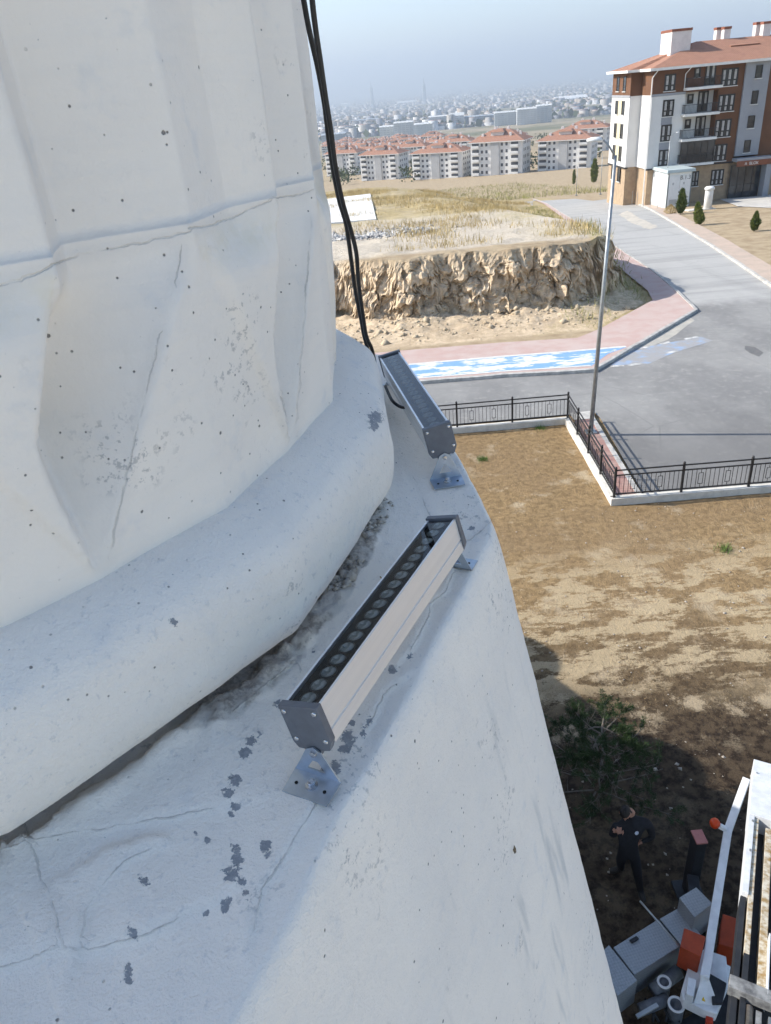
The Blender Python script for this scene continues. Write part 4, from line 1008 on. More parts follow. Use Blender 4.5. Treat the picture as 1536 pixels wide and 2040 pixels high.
ut = np.where(u < uL, u+1, u); fac = np.clip((ut-uT)/np.maximum(uL+1-uT, .02), 0, 1)
rb += np.where((ut > uT) & (ut < uL+1), (.004+.012*t-.010*t**3)*np.minimum(1, np.minimum(fac*7, (1-fac)*25)), 0)
bt = np.clip((ut-uR)/np.maximum(uT-uR,.02),0,1); rb += np.where((ut > uR) & (ut <= uT), -.006*np.sin(PI*bt)*(1-t), 0)
rb = rb+(np.minimum(rt_+.001,.9632)-rb)*sstep(.80,1.,t)
top = sstep(-.1275, -.1205, ZZ + .0025*fbm(TH*.4, 0, 3.))
rr = rb*(1-top)+rt_*top
rr += .0035*fbm(TH*.12, ZZ*6, 4., 4)
rr = np.where(ZZ > 1., .94, rr)
X, Y = ring_xy(TH, rr); V = np.stack([X, Y, ZZ+CAMZ], -1).reshape(-1,3)
joint = [[(0,570),(60,548),(125,520),(175,503),(260,490),(340,472),(377,462)],[(375,455),(420,445),(465,432),(540,402)],[(540,395),(585,388),(620,380)],
         [(215,1115),(235,1030),(262,905),(275,850),(300,740),(318,670)],[(352,560),(362,500)],[(589,860),(598,760),(607,620),(620,440)],
         [(560,790),(575,840),(589,862)]]
cr_ = px_dist(V, joint)
cream = (np.exp(-((ZZ+.150)/.02)**2)*((ut > uT) & (ut < uL+1))).ravel()
gm = np.zeros(len(V))
finish('fluted_shaft', V, grid_faces(len(th), len(zs), True), cr_, None, gm, cream, None, None)
# ---- rounded ring
prof = np.array([(-.03,-.455),(.0,-.460),(.022,-.463),(.054,-.475),(.078,-.490),(.090,-.511),(.095,-.538),(.096,-.575),(.093,-.606),(.084,-.632),(.066,-.651),(.040,-.661),(.0,-.668),(-.03,-.67)])
tt = np.linspace(0,1,len(prof)); t2 = np.linspace(0,1,64); pr = np.stack([np.interp(t2,tt,prof[:,0]), np.interp(t2,tt,prof[:,1])],1)
for _ in range(3): pr[1:-1] = .25*pr[:-2]+.5*pr[1:-1]+.25*pr[2:]
TH2, J = np.meshgrid(th, np.arange(64), indexing='ij')
rr2 = rpoly(TH2,.94, soft=.95)+pr[J,0]; z2 = pr[J,1] + .004*fbm(TH2*.07,0,6.,2)
nz = .006*fbm(TH2*.10, pr[J,1]*7, 2., 4)+.0022*fbm(TH2*.5, pr[J,1]*30, 5., 3); rr2 = rr2+nz
X, Y = ring_xy(TH2, rr2); V = np.stack([X,Y,z2+CAMZ],-1).reshape(-1,3)
flk = np.zeros(len(V)); xx_, yy_, ww_ = projv(V)
for (a_,b_,c_) in [(748,832,15),(745,850,10),(345,1240,9)]: flk = np.maximum(flk, 1-np.hypot(xx_-a_,yy_-b_)/c_/1.6)
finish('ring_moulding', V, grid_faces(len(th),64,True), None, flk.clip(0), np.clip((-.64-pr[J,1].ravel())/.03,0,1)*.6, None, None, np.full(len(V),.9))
# ---- ledge and flaring base
EP = [(-.239,.246,-.722),(.188,1.140,-.692),(.172,1.245,-.672),(.152,1.36,-.655),(.085,1.98,-.640)]
for a_ in (75,120,165,210,255): EP.append((CX+1.25*math.cos(R(a_)), CY+1.25*math.sin(R(a_)), -.65))
EP = np.array(EP); ncl = len(EP); pts = []
for i in range(ncl):
    a_, b_ = EP[i], EP[(i+1) % ncl]; L = np.linalg.norm(b_-a_); nn = max(2,int(L/.0055))
    pts.append(a_+(b_-a_)*np.arange(nn)[:,None]/nn)
E_ = np.concatenate(pts); 
def smooth(A, w):
    kx_ = np.hanning(w+2)[1:-1]; kx_ /= kx_.sum(); B = np.concatenate([A[-w:],A,A[:w]]); return np.stack([np.convolve(B[:,j],kx_,'same')[w:-w] for j in range(A.shape[1])],1)
E_ = smooth(E_, 17)
sarc = np.arange(len(E_))*.0055
E_[:,:2] += (np.stack([np.cos(sarc*3),np.sin(sarc*2.3)],1)*0)+.0045*fbm(sarc[:,None]*9, np.array([0,5.])[None,:], 2., 4)
E_[:,2] += .006*fbm(sarc*6,0,8.,4)
D = np.roll(E_,-1,0)-np.roll(E_,1,0); N2 = np.stack([D[:,1],-D[:,0]],1); N2 = smooth(N2/np.linalg.norm(N2,axis=1)[:,None], 61); N2 /= np.linalg.norm(N2,axis=1)[:,None]
vis = (sarc < 2.15) | (sarc > sarc[-1]-.05); keepi = np.where(vis | (np.arange(len(E_)) % 14 == 0))[0]
E_ = E_[keepi]; N2 = N2[keepi]; ns = len(E_)
rad = E_[:,:2]-np.array([CX,CY]); rl_ = np.linalg.norm(rad,axis=1); ru = rad/rl_[:,None]
fl_ = np.linspace(0,1,62)                                 # across the ledge, from under the ring to the edge
hw = np.concatenate([np.array([.004,.010,.018,.028]), np.arange(.04,.5,.0075), np.arange(.5,2.6,.05), np.array([3.,3.4,10.2])])
nv = 62+len(hw); V = np.zeros((ns,nv,3)); gri = np.zeros((ns,nv)); coarse = np.zeros((ns,nv)); stre = np.zeros((ns,nv))
inn = np.column_stack([np.array([CX,CY])+ru*.935, np.maximum(E_[:,2]+.045, -.675)])
for j, f in enumerate(fl_):
    P = inn+(E_-inn)*f; P[:,2] -= .010*math.sin(PI*f)
    V[:,j] = P
dist_ring = ((fl_[None,:]*(rl_[:,None]-.935))-.085)        # metres outside the ring
xr = V[:,:62,0]; yr = V[:,:62,1]
angl = np.degrees(np.arctan2(yr-CY, xr-CX)); openj = np.clip(sstep(-44,-37,angl)*(1-sstep(-12,-6,angl))+.28*(fbm(angl*.25,0,4.,2)>.02),0,1)
rub = openj*np.exp(-(dist_ring/.017)**2)*np.clip(.55+1.6*fbm(xr*5,yr*5,3.,3),0,1.2)
V[:,:62,2] += .016*rub*np.abs(fbm(xr*38,yr*38,1.,4))*2.2 + .0045*fbm(xr*7,yr*7,2.,5) + .014*(1-openj)*np.exp(-((dist_ring+.012)/.014)**2)*(.6+.8*fbm(xr*20,yr*20,9.,3)) - .020*(1-sstep(-.002,.003,dist_ring+.030+.032*fbm(xr*24,yr*24,6.,4)))
gri[:,:62] = (.25+.75*openj)*np.exp(-(np.maximum(dist_ring+.018*(1-openj),0)/(.006+.011*openj))**2)*1.0 + .18*openj*np.exp(-(dist_ring/.04)**2)*(fbm(xr*9,yr*9,7.,3) > .05)
coarse[:,:62] = .8
for j, h_ in enumerate(hw):
    g_ = .208*h_+.012*(1-math.exp(-h_/.012))*.8
    if h_ > 3.4: g_ = .208*3.4+.05
    P = np.column_stack([E_[:,:2]+N2*g_, E_[:,2]-h_])
    P[:,:2] += N2*(.006*fbm(P[:,0]*5,P[:,1]*5,P[:,2]*4.,4)+.0016*fbm(P[:,0]*22,P[:,1]*22,P[:,2]*18.,3))[:,None]
    V[:,62+j] = P; stre[:,62+j] = sstep(.05,.35,h_); coarse[:,62+j] = .25+.5*math.exp(-h_/.12)
V[:,:,2] += CAMZ; V = V.reshape(-1,3)
cracks = [[(0,1927),(120,1888),(180,1892),(290,1862),(345,1835)],[(100,1885),(175,1640+248)],[(0,1690),(120,1663),(250,1645),(330,1630),(420,1612)],[(48,1642),(72,1712),(80,1745),(100,1790),(125,1880)],
  [(160,1870),(172,1810),(240,1720),(300,1690)],[(640,1592),(600,1648),(585,1680),(545,1745),(520,1770),(508,1840)],[(825,950),(838,985),(856,1032)],[(903,1142),(885,1180),(860,1205),(845,1250),(820,1290)],
  [(790,1365),(765,1385),(735,1440)],[(465,1418),(510,1380),(545,1350),(590,1318)],[(590,1318),(597,1330)],[(975,1042),(955,1062),(930,1080)]]
flp = [(500,1478,13),(488,1500,15),(515,1462,7),(466,1555,17),(455,1580,14),(470,1608,10),(462,1622,7),(468,1690,11),(470,1715,16),(463,1742,20),(480,1755,12),(530,1685,14),(533,1702,8),(455,1795,14),(445,1812,9),(490,1776,8),(262,1857,12),(268,1866,9),(285,1755,11),(254,1930,12),(252,1953,8),(693,1470,16),(688,1490,12),(735,1438,9),(725,1460,9),(655,1545,20),(645,1570,16),(668,1525,12),(780,1335,11),(816,1309,6),(625,1297,7),(553,1404,10),(415,1674,8),(390,1660,5),(940,1052,7),(700,1440,8),(410,1820,5)]
sd_ = px_dist(V, [cracks[0]]); V[:,2] += np.where(np.abs(sd_) < .2, .0035*np.tanh(sd_/.0035)*np.exp(-(sd_/.06)**2), 0)
sd_ = px_dist(V, [cracks[2], cracks[4]]); V[:,2] += np.where(np.abs(sd_) < .2, .0028*np.tanh(sd_/.003)*np.exp(-(sd_/.05)**2), 0)
sd_ = px_dist(V, [cracks[5], cracks[7], cracks[8]]); V[:,2] += np.where(np.abs(sd_) < .2, -.0030*np.tanh(sd_/.003)*np.exp(-(sd_/.03)**2), 0)
xx_, yy_, ww_ = projv(V); flk = np.zeros(len(V))
for (a_,b_,c_) in flp: flk = np.maximum(flk, 1.05-np.hypot((xx_-a_)*1.15,yy_-b_)/c_/1.5)
flk = np.where(ww_ > .1, flk, 0)
finish('plinth', V, grid_faces(ns,nv,True), px_dist(V,cracks), flk.clip(0), gri.ravel(), None, stre.ravel(), coarse.ravel())
# crumbled mortar lumps in the open joint under the ring
lum = []; ang = rng.normal(-24,9,300); 
dens = fbm(ang*.12,0,3.,2); ang = ang[(dens > -.12) & (ang > -38)]
rl2 = rpoly(ang,.94)+rng.uniform(.055,.088,len(ang)); lx_, ly_ = ring_xy(ang, rl2)
ii = np.argmin((V.reshape(ns,nv,3)[:,30,0][None]-lx_[:,None])**2+(V.reshape(ns,nv,3)[:,30,1][None]-ly_[:,None])**2,1)
dr = np.hypot(lx_-CX,ly_-CY); jj = np.clip(((dr-.935)/(rl_[ii]-.935))*61,0,61).astype(int)
lz_ = V.reshape(ns,nv,3)[ii,jj,2]
o = scatter_rocks('mortar_crumbs', np.column_stack([lx_-CX,ly_-CY,lz_+.001]), rng.lognormal(-5.1,.45,len(ang)).clip(.002,.014), M('old_mortar', (.64,.60,.54), (.42,.385,.335), 40, .95, bump=.5), None, None)
o.parent = mina; o['kind'] = 'stuff'
if 'label' in o: del o['label']
# upper end of the minaret, out of the picture
part('balcony', MB().lathe([(.88,CAMZ+6.5),(1.5,CAMZ+7.3),(1.5,CAMZ+8.3),(1.42,CAMZ+8.3),(.8,CAMZ+7.4)],24), WHT, mina)
part('upper_shaft', MB().lathe([(.75,CAMZ+7.4),(.72,CAMZ+11)],20), WHT, mina, smooth=True)
part('spire', MB().lathe([(.95,CAMZ+11.001),(.05,CAMZ+14.5)],20), M('lead_grey', (.25,.27,.29), (.2,.21,.23), 2, .5), mina)

# ================================================================== LED WALL WASHERS
VPL = V.reshape(ns,nv,3)[:,:62].reshape(-1,3).copy()
def surf_z(x, y): return float(VPL[np.argmin((VPL[:,0]-x)**2+(VPL[:,1]-y)**2), 2])
ALU = M('aluminium', (.86,.865,.87), (.80,.805,.81), 90, .36, metal=.55, spec=.5, stretch=(.03,1,1))
CAPG = M('grey_cap', (.135,.145,.165), (.115,.122,.14), 60, .42, spec=.5)
ZINC = M('zinc_plate', (.50,.56,.63), (.40,.45,.51), 30, .34, metal=.85)
SCRW = M('screw_steel', (.62,.62,.62), (.5,.5,.5), 60, .25, metal=1)
BOARD = M('black_board', (.006,.006,.007), (.010,.010,.010), 40, .6)
def clear(name, ior):
    k = NT(name); gl = k.n('ShaderNodeBsdfGlossy'); gl.inputs['Roughness'].default_value = .02; trn = k.n('ShaderNodeBsdfTransparent'); trn.inputs[0].default_value = (.86,.88,.88,1)
    fr_ = k.n('ShaderNodeFresnel'); fr_.inputs[0].default_value = ior; mx = k.n('ShaderNodeMixShader'); k.l(fr_.outputs[0], mx.inputs[0]); k.l(trn.outputs[0], mx.inputs[1]); k.l(gl.outputs[0], mx.inputs[2]); k.l(mx.outputs[0], k.out.inputs[0]); return k.m
k = NT('lens_plastic'); LENS = k.fin(k.mix(k.ramp(k.noise(110,2,.5),.42,.58), (.24,.28,.28), (.44,.49,.49)), .10, 0, None, .9)
RIMM = M('lens_rim', (.05,.055,.055), (.08,.085,.085), 50, .3)
LB = .425; WB = .050; HB = .056
def led_bar(label, A, B, roll, foot_z, CLEAR):
    A = Vector(A); B = Vector(B); d = (B-A); L = d.length; d.normalize()
    side = Vector((d.y,-d.x,0)).normalized(); up = side.cross(d).normalized()
    if up.z < 0: up = -up
    up_r = (up*math.cos(roll)-side*math.sin(roll)).normalized(); side_r = (side*math.cos(roll)+up*math.sin(roll)).normalized()
    mat = Matrix(((d.x,side_r.x,up_r.x,A.x),(d.y,side_r.y,up_r.y,A.y),(d.z,side_r.z,up_r.z,A.z),(0,0,0,1)))
    t = thing('led_wall_washer', label, 'wall light', (0,0,0), 0, 'wall washer bars on the ledge'); t.matrix_world = mat
    h = WB/2
    # housing: extruded channel (y across, z up, x along)
    prof = [(-h,0),(-h+.0035,0),(-h+.0035,-.0062),(h-.0035,-.0062),(h-.0035,0),(h,0),(h,-.036),(h-.0018,-.0365),(h-.0018,-.0385),(h,-.039),(h,-HB),(-h,-HB),(-h,-.039),(-h+.0018,-.0385),(-h+.0018,-.0365),(-h,-.036)]
    n_ = len(prof); vs = [(.0,a,b) for a,b in prof]+[(L,a,b) for a,b in prof]
    fs = [(i,(i+1)%n_,n_+(i+1)%n_,n_+i) for i in range(n_)]
    part('housing', MB().add(vs, fs), ALU, t)
    part('led_board', MB().box(.001,L-.001,-h+.0036,h-.0036,-.0061,-.0050), BOARD, t)
    part('glass_pane', MB().add([(.002,-h+.0036,-.0008),(L-.002,-h+.0036,-.0008),(L-.002,h-.0036,-.0008),(.002,h-.0036,-.0008)],[(0,1,2,3)]), CLEAR, t)
    ml = MB().lathe([(.0100,0),(.0097,.0014),(.0084,.0028),(.0062,.0036),(.0040,.0038),(.0030,.0026),(.0012,.0022)],20); lm = me_from('lens', ml.v, ml.f, True); lm.materials.append(LENS)
    mr = MB().lathe([(.0114,-.0005),(.0112,.0016),(.0101,.0016),(.0100,-.0005)],20); rm = me_from('lens_rim', mr.v, mr.f, True); rm.materials.append(RIMM)
    nl = 18
    for i in range(nl):
        l_ = ob('lens', lm, None, t, (L*(i+.5)/nl, .0, -.0049)); ob('lens_rim', rm, None, l_)
    ms = MB().lathe([(.0034,-.001),(.0033,.0012),(.0022,.0020),(.0004,.0021)],12); sm = me_from('screw', ms.v, ms.f, True); sm.materials.append(SCRW)
    cp_ = [(-h-.002,.003),(h+.002,.003),(h+.0035,-.047),(h-.003,-.060),(.010,-.061),(.006,-.070),(-.010,-.070),(-.013,-.061),(-h+.003,-.060),(-h-.0015,-.050)]
    for e,(x0,x1) in enumerate(((-.011,-.0005),(L+.0005,L+.011))):
        n_ = len(cp_); vs = [(x0,a,b) for a,b in cp_]+[(x1,a,b) for a,b in cp_]
        mb = MB().add(vs, [tuple(range(n_)), tuple(range(2*n_-1,n_-1,-1))]+[(i,n_+i,n_+(i+1)%n_,(i+1)%n_) for i in range(n_)])
        cp1 = part('end_cap', mb, CAPG, t, bev=.0012)
        xs_ = x0 if e == 0 else x1
        for (a,b) in ((-h+.004,-.005),(h-.004,-.005),(-h+.006,-.045),(h-.003,-.045)):
            ob('screw', sm, None, cp1, (xs_,a,b), (0,(-PI/2 if e == 0 else PI/2),0))
    # brackets: an upright triangle with a triangular opening, standing on a folded foot
    inv = mat.inverted(); 
    for e, sgn in ((0,-1),(1,1)):
        piv = Vector((( -.0125 if e == 0 else L+.0125), 0.0, -.063)); pw = mat @ piv
        ft = Vector((pw.x, pw.y, surf_z(pw.x+d.x*sgn*.012, pw.y+d.y*sgn*.012)+.003)); dd = Vector((d.x,d.y,0)).normalized()*sgn; sd = Vector((side.x,side.y,0)).normalized()
        hgt = pw.z-ft.z
        wb_, wt_ = .031, .0100
        def q3(a, z, o=0.): return ft+sd*a+Vector((0,0,z))+dd*o
        outer = [(-wb_,.0),(wb_,.0),(wt_,hgt+.004),(0,hgt+.0095),(-wt_,hgt+.004)]
        innr = [(-wb_*.40,hgt*.26),(wb_*.40,hgt*.26),(wt_*.35,hgt*.66),(0,hgt*.67),(-wt_*.35,hgt*.66)]
        mb = MB(); th_ = .0018
        vs = [q3(a,z) for a,z in outer]+[q3(a,z) for a,z in innr]+[q3(a,z,th_) for a,z in outer]+[q3(a,z,th_) for a,z in innr]
        fs = []
        for i in range(5):
            j = (i+1) % 5
            fs += [(i,j,5+j,5+i),(10+i,15+i,15+j,10+j),(i,10+i,10+j,j),(5+i,5+j,15+j,15+i)]
        mb.add(vs, fs)
        fo = [(-wb_,0),(wb_,0),(wb_*.95,.034),(-wb_*.95,.034)]
        slope = -.10
        vs = [ft+sd*a+dd*b+Vector((0,0,b*slope)) for a,b in fo]+[ft+sd*a+dd*b+Vector((0,0,b*slope+.0018)) for a,b in fo]
        mb.add(vs, [(3,2,1,0),(4,5,6,7),(0,1,5,4),(1,2,6,5),(2,3,7,6),(3,0,4,7)])
        mb.v = [tuple(inv @ Vector(v)) for v in mb.v]
        br = part('bracket', mb, ZINC, t)
        bc = ft+dd*.016+Vector((0,0,-.0015))
        bo = MB().lathe([(.0078,.001),(.0078,.0030),(.0050,.0032),(.0050,.0075),(.0042,.0082),(.0005,.0084)],14,tuple(bc)); bo.v = [tuple(inv @ Vector(v)) for v in bo.v]
        part('anchor_bolt', bo, SCRW, br)
        for a in (-.019,.019):
            hb_ = MB().lathe([(.0022,.0012),(.0022,.0026),(.0002,.0027)],8,tuple(ft+sd*a+dd*.019+Vector((0,0,-.0018)))); hb_.v = [tuple(inv @ Vector(v)) for v in hb_.v]
            part('bolt_hole', hb_, BOARD, br)
        pv_ = MB().lathe([(.0045,.0),(.0042,.003),(.0005,.0036)],10); pm = Matrix.Translation(pw+dd*.0016) @ dd.to_track_quat('Z','Y').to_matrix().to_4x4(); pv_.xf(pm); pv_.v = [tuple(inv @ Vector(v)) for v in pv_.v]
        part('pivot_screw', pv_, SCRW, br)
    return t
def pz(px, py, zrel): return onz(px, py, CAMZ+zrel)
n1_ = pz(602,1400,-.60); f1_ = pz(878,1036,-.60)
led_bar('near LED wall light bar with grey end cap on the ledge below the ring', n1_, f1_, R(13), (CAMZ-.716, CAMZ-.694), clear('clear_pane', 1.38))
n2_ = pz(868,847,-.555); f2_ = pz(776,707,-.560)
led_bar('far LED wall light bar reflecting blue sky, partly behind the ring', n2_, f2_, R(10), (CAMZ-.618, CAMZ-.612), clear('boosted_reflect_pane', 1.9))  # far pane made more reflective to strengthen its sky reflection

# ================================================================== CABLES
RUB = M('black_rubber', (.012,.012,.013), (.02,.02,.021), 60, .45, spec=.5)
def cable(pts, r, label, name='power_cable'):
    P = [np.array(p, float) for p in pts]; Q = []
    for i in range(len(P)-1):
        p0 = P[max(i-1,0)]; p1 = P[i]; p2 = P[i+1]; p3 = P[min(i+2,len(P)-1)]
        for s in np.linspace(0,1,8,endpoint=False):
            Q.append(.5*((2*p1)+(-p0+p2)*s+(2*p0-5*p1+4*p2-p3)*s*s+(-p0+3*p1-3*p2+p3)*s**3))
    Q.append(P[-1]); m_ = MB().tube(Q, r, 8)
    return tag(ob(name, me_from(name, m_.v, m_.f, True), RUB), label, 'cable')
yc = 1.62
c1 = [(560,-260),(592,-80),(605,0),(616,60),(632,130),(646,205),(654,270),(664,340),(676,400),(690,450),(700,520),(708,580),(718,630),(725,668)]
c2 = [(600,-260),(617,-80),(622,0),(629,60),(638,120),(648,190),(659,260),(668,330),(682,400),(698,455),(710,505),(714,560),(722,620),(730,670)]
cable([ony(x,y,np.interp(y,[0,300,668],[1.30,1.36,1.62])+.03) for x,y in c1]+[ony(735,705,1.66),ony(748,760,1.72),ony(770,800,1.72)], .0042, 'left of the two black power cables hanging beside the shaft')
cable([ony(x,y,np.interp(y,[0,300,668],[1.30,1.36,1.62])) for x,y in c2]+[ony(742,700,1.64),ony(755,770,1.70)], .0042, 'right of the two black power cables hanging beside the shaft')
cable([pz(768,770,-.60),pz(780,796,-.60),pz(793,808,-.605),pz(806,812,-.60),pz(818,806,-.585)], .0035, 'black cable loop below the far wall light', 'cable_loop')
cable([ony(880,870,1.40),ony(892,876,1.39),ony(898,892,1.385),ony(902,912,1.38),ony(904,930,1.375)], .0042, 'black cable tail hanging off the ledge by the far bracket', 'cable_tail')
# twig and dead insect-like leaf
tw = [pz(x,y,-.655) for x,y in [(754,1119),(760,1124),(768,1127),(776,1128),(780,1127)]]
m_ = MB().tube([(p[0],p[1],surf_z(p[0],p[1])+.002) for p in tw], [.0008,.0014,.0016,.0012,.0006], 6)
tag(ob('twig', me_from('twig', m_.v, m_.f, True), M('dry_twig', (.42,.30,.10), (.3,.2,.08), 80, .8)), 'small curved yellow twig on the ledge beside the near light', 'twig')
A = V.reshape(-1,3); xx_, yy_, ww_ = projv(A); i = np.argmin(np.hypot(xx_-1020,yy_-1690)); p = A[i]
m_ = MB().add([p+np.array(v) for v in [(.004,-.003,.012),(.007,-.004,.004),(.003,-.002,.0),(.008,-.005,-.006),(.005,-.004,-.012),(.002,-.001,-.004)]], [(0,1,2),(1,3,2),(2,3,4),(2,4,5)])
tag(ob('dry_leaf', me_from('dry_leaf', m_.v, m_.f), M('dead_leaf', (.10,.08,.05), (.25,.21,.15), 200, .9)), 'tiny curled brown leaf stuck on the white sloping wall', 'leaf')

# ================================================================== PRAYER HALL BESIDE THE MINARET (behind the tower from here; casts the big shadow)
ea = np.array([.53,-.848]); en = np.array([-.848,-.53]); h0 = np.array([-2.9,11.35])
hall = thing('prayer_hall', 'dark walled prayer hall with small corner domes hidden behind the minaret', 'building', (h0[0],h0[1],0))
def hq(s, t_): p = h0+ea*s+en*t_; return (p[0],p[1])
qd = [hq(-5.4,0),hq(5.6,0),hq(5.6,9.5),hq(-5.4,9.5)]
HO = (h0[0],h0[1],0)
part('wall', MB().hexa([(*p,-.3) for p in qd],[(*p,5.0) for p in qd]), M('hall_dark_wall', (.24,.20,.16), (.18,.15,.12), 1.5, .9, bump=.3), hall, HO)  # unseen wall coloured dark to cut the light it bounces onto the ground
qe = [hq(-5.6,-.18),hq(5.8,-.18),hq(5.8,9.7),hq(-5.6,9.7)]
part('cornice', MB().hexa([(*p,5.001) for p in qe],[(*p,5.2) for p in qe]), WHT, hall, HO)
LEAD = M('lead_dome', (.28,.30,.32), (.22,.24,.26), 1, .5)
for i,(s_,t_,r_,hh_) in enumerate([(-4.1,.95,1.15,1.2),(-.25,.8,.85,1.05),(3.6,1.1,1.1,1.2),(0,4.8,3.6,3.6)]):
    c_ = hq(s_,t_); part('dome', MB().lathe([(r_,5.2),(r_,5.35)]+[(r_*math.cos(a),5.35+(hh_-.15)*math.sin(a)) for a in np.linspace(0,PI/2-.05,10)],24,(c_[0],c_[1],0)), LEAD, hall, HO, smooth=True)

# ================================================================== LIFT TRUCK
k = NT('checker_plate'); ck_ = k.n('ShaderNodeTexChecker'); k.l(k.map((1,1,1),(0,0,.6)), ck_.inputs['Vector']); ck_.inputs['Scale'].default_value = 38
nn_ = k.noise(30,4,.6); c = k.mix(k.math('MULTIPLY', ck_.outputs['Fac'],.35), (.27,.29,.305), (.38,.40,.415)); c = k.mix(k.math('MULTIPLY', k.ramp(nn_,.5,.7),.4), c, (.19,.20,.21))
PLATE = k.fin(c, .5, .35, k.bump(ck_.outputs['Fac'],.6,.004), .5)
TBLK = M('truck_black', (.016,.017,.02), (.03,.032,.036), 8, .5); TWHT = M('truck_white', (.72,.73,.73), (.60,.61,.61), 6, .45); TRED = M('truck_red', (.36,.055,.018), (.28,.045,.016), 9, .5)
TGRY = M('truck_grey', (.10,.11,.125), (.16,.17,.185), 9, .5); RUST = M('rusty_white', (.60,.56,.46), (.30,.19,.07), 14, .7, stretch=(1,1,.4)); DIRTY_SHADED = M('dirty_shaded_white', (.30,.30,.29), (.10,.10,.10), 9, .6); OIL = M('greasy_steel', (.20,.165,.13), (.10,.085,.07), 12, .35, metal=.6)
tr = thing('lift_truck', 'aerial lift truck with checker plate tool boxes and white telescopic boom at lower right', 'truck', (3.6,5.2,0))
TO = (3.6,5.2,0)
def tq(pts, z): return [onz(x,y,z) for x,y in pts]
def tbox(name, pts, z, h_, mat, par=None, bev=.012, skew=None):
    q_ = tq(pts, z); 
    if (Vector(q_[1])-Vector(q_[0])).cross(Vector(q_[2])-Vector(q_[0])).z < 0: q_ = q_[::-1]
    return part(name, MB().hexa([(p[0],p[1],z-h_) for p in q_],[tuple(p) for p in q_]), mat, par or tr, TO, bev=bev)
av = np.array([.914,.407]); bv = np.array([-.407,.914]); c0 = np.array([3.75,4.75])
def ch(a,b): p = c0+av*a+bv*b; return (p[0],p[1])
qd = [ch(-1.7,-1.9),ch(3.2,-1.9),ch(3.2,.42),ch(-1.7,.42)]
part('chassis', MB().hexa([(*p,.45) for p in qd],[(*p,.58) for p in qd]), TBLK, tr, TO)
for a_,b_ in ((-1.2,-1.7),(-1.2,.1),(2.2,.1),(2.2,-1.7)):
    p = ch(a_,b_); w_ = MB().lathe([(.05,-.14),(.28,-.14),(.40,-.11),(.42,0),(.40,.11),(.28,.14),(.05,.14)],22); w_.xf(Matrix.Translation((p[0],p[1],.42)) @ Matrix.Rotation(math.atan2(av[1],av[0]),4,'Z') @ Matrix.Rotation(PI/2,4,'X'))
    wh = part('wheel', w_, TBLK, tr, TO, smooth=True)
b1 = tbox('tool_box', [(1222,1887),(1311,1831),(1355,1885),(1264,1942)], 1.1, .5, PLATE)
tbox('latch', [(1254,1872),(1268,1864),(1273,1869),(1259,1878)], 1.13, .028, TBLK, b1, .003)
tbox('tool_box', [(1314,1830),(1351,1809),(1402,1868),(1358,1884)], 1.09, .48, PLATE)
tbox('tool_box', [(1353,1788),(1387,1767),(1420,1800),(1384,1828)], 1.36, .6, PLATE)
tbox('tool_box', [(1190,1905),(1213,1882),(1270,1953),(1230,1984)], 1.12, .5, PLATE)
part('crank_rod', MB().tube([onz(1275,1795,1.2),onz(1352,1884,1.2)],.014,8), STEEL, tr, TO, smooth=True)
tbox('control_cabinet', [(1363,1848),(1406,1866),(1396,1906),(1355,1886)], 1.5, .42, TRED)
tbox('control_cabinet', [(1440,1820),(1470,1830),(1465,1890),(1432,1880)], 1.0, .4, TRED)
tbox('hydraulic_unit', [(1350,1880),(1402,1862),(1412,1905),(1372,1930)], .8, .25, TBLK)
# rear pedestal plate and stabiliser post
q_ = tq([(1371,1925),(1357,1975),(1362,1992),(1402,2012),(1428,2020),(1452,1962),(1447,1905),(1402,1890)], 1.15)
pd = part('pedestal', MB().prism([(p[0],p[1]) for p in q_][::1], .98, 1.15), TWHT, tr, TO, bev=.015)
bm0 = onz(1403,1950,1.35); bm1 = onz(1450,1655,1.62); bm2 = onz(1487,1553,1.86)
part('stabiliser_post', MB().beam(bm0, bm1, .105, .105).beam(Vector(bm1)+(Vector(bm2)-Vector(bm1))*.004, bm2, .103, .103), TWHT, tr, TO, bev=.01)
part('gusset', MB().hexa([(*onz(1392,1950,1.16)[:2],1.151),(*onz(1413,1950,1.16)[:2],1.151),(*onz(1432,2004,1.16)[:2],1.151),(*onz(1382,1998,1.16)[:2],1.151)],[tuple(onz(1397,1942,1.42)),tuple(onz(1411,1942,1.42)),tuple(onz(1414,1955,1.32)),tuple(onz(1395,1955,1.32))]), TWHT, tr, TO, bev=.006)
wp = tq([(1398,1992),(1405,1995),(1401,1986)], 1.30); part('warning_sticker', MB().prism([(p[0],p[1]) for p in wp],1.29,1.31), M('warning_yellow', (.75,.50,.04), (.6,.4,.04), 20, .6), tr, TO)
part('beacon_arm', MB().beam(onz(1446,1652,1.68), onz(1433,1645,1.72), .06, .06), TWHT, tr, TO, bev=.006)
bc = onz(1424,1640,1.74); part('beacon', MB().lathe([(.02,-.07),(.05,-.06),(.068,-.02),(.068,.02),(.05,.055),(.01,.068)],16,tuple(bc)), M('beacon_orange', (.55,.06,.01), (.45,.045,.01), 5, .3), tr, TO, smooth=True)
tbox('control_panel', [(1408,1935),(1448,1958),(1440,1998),(1420,1998),(1410,1965)][:4], 1.22, .06, TBLK)
tbox('junction_box', [(1371,1946),(1388,1950),(1382,1985),(1367,1980)], 1.32, .16, TWHT)
tbox('tail_lamp', [(1407,2020),(1421,2022),(1421,2038),(1407,2036)], 1.05, .12, M('lamp_red', (.5,.05,.02), (.42,.04,.02), 9, .35))
tbox('cross_member', [(1408,1900),(1456,1925),(1452,1950),(1408,1928)], 1.12, .14, TWHT)
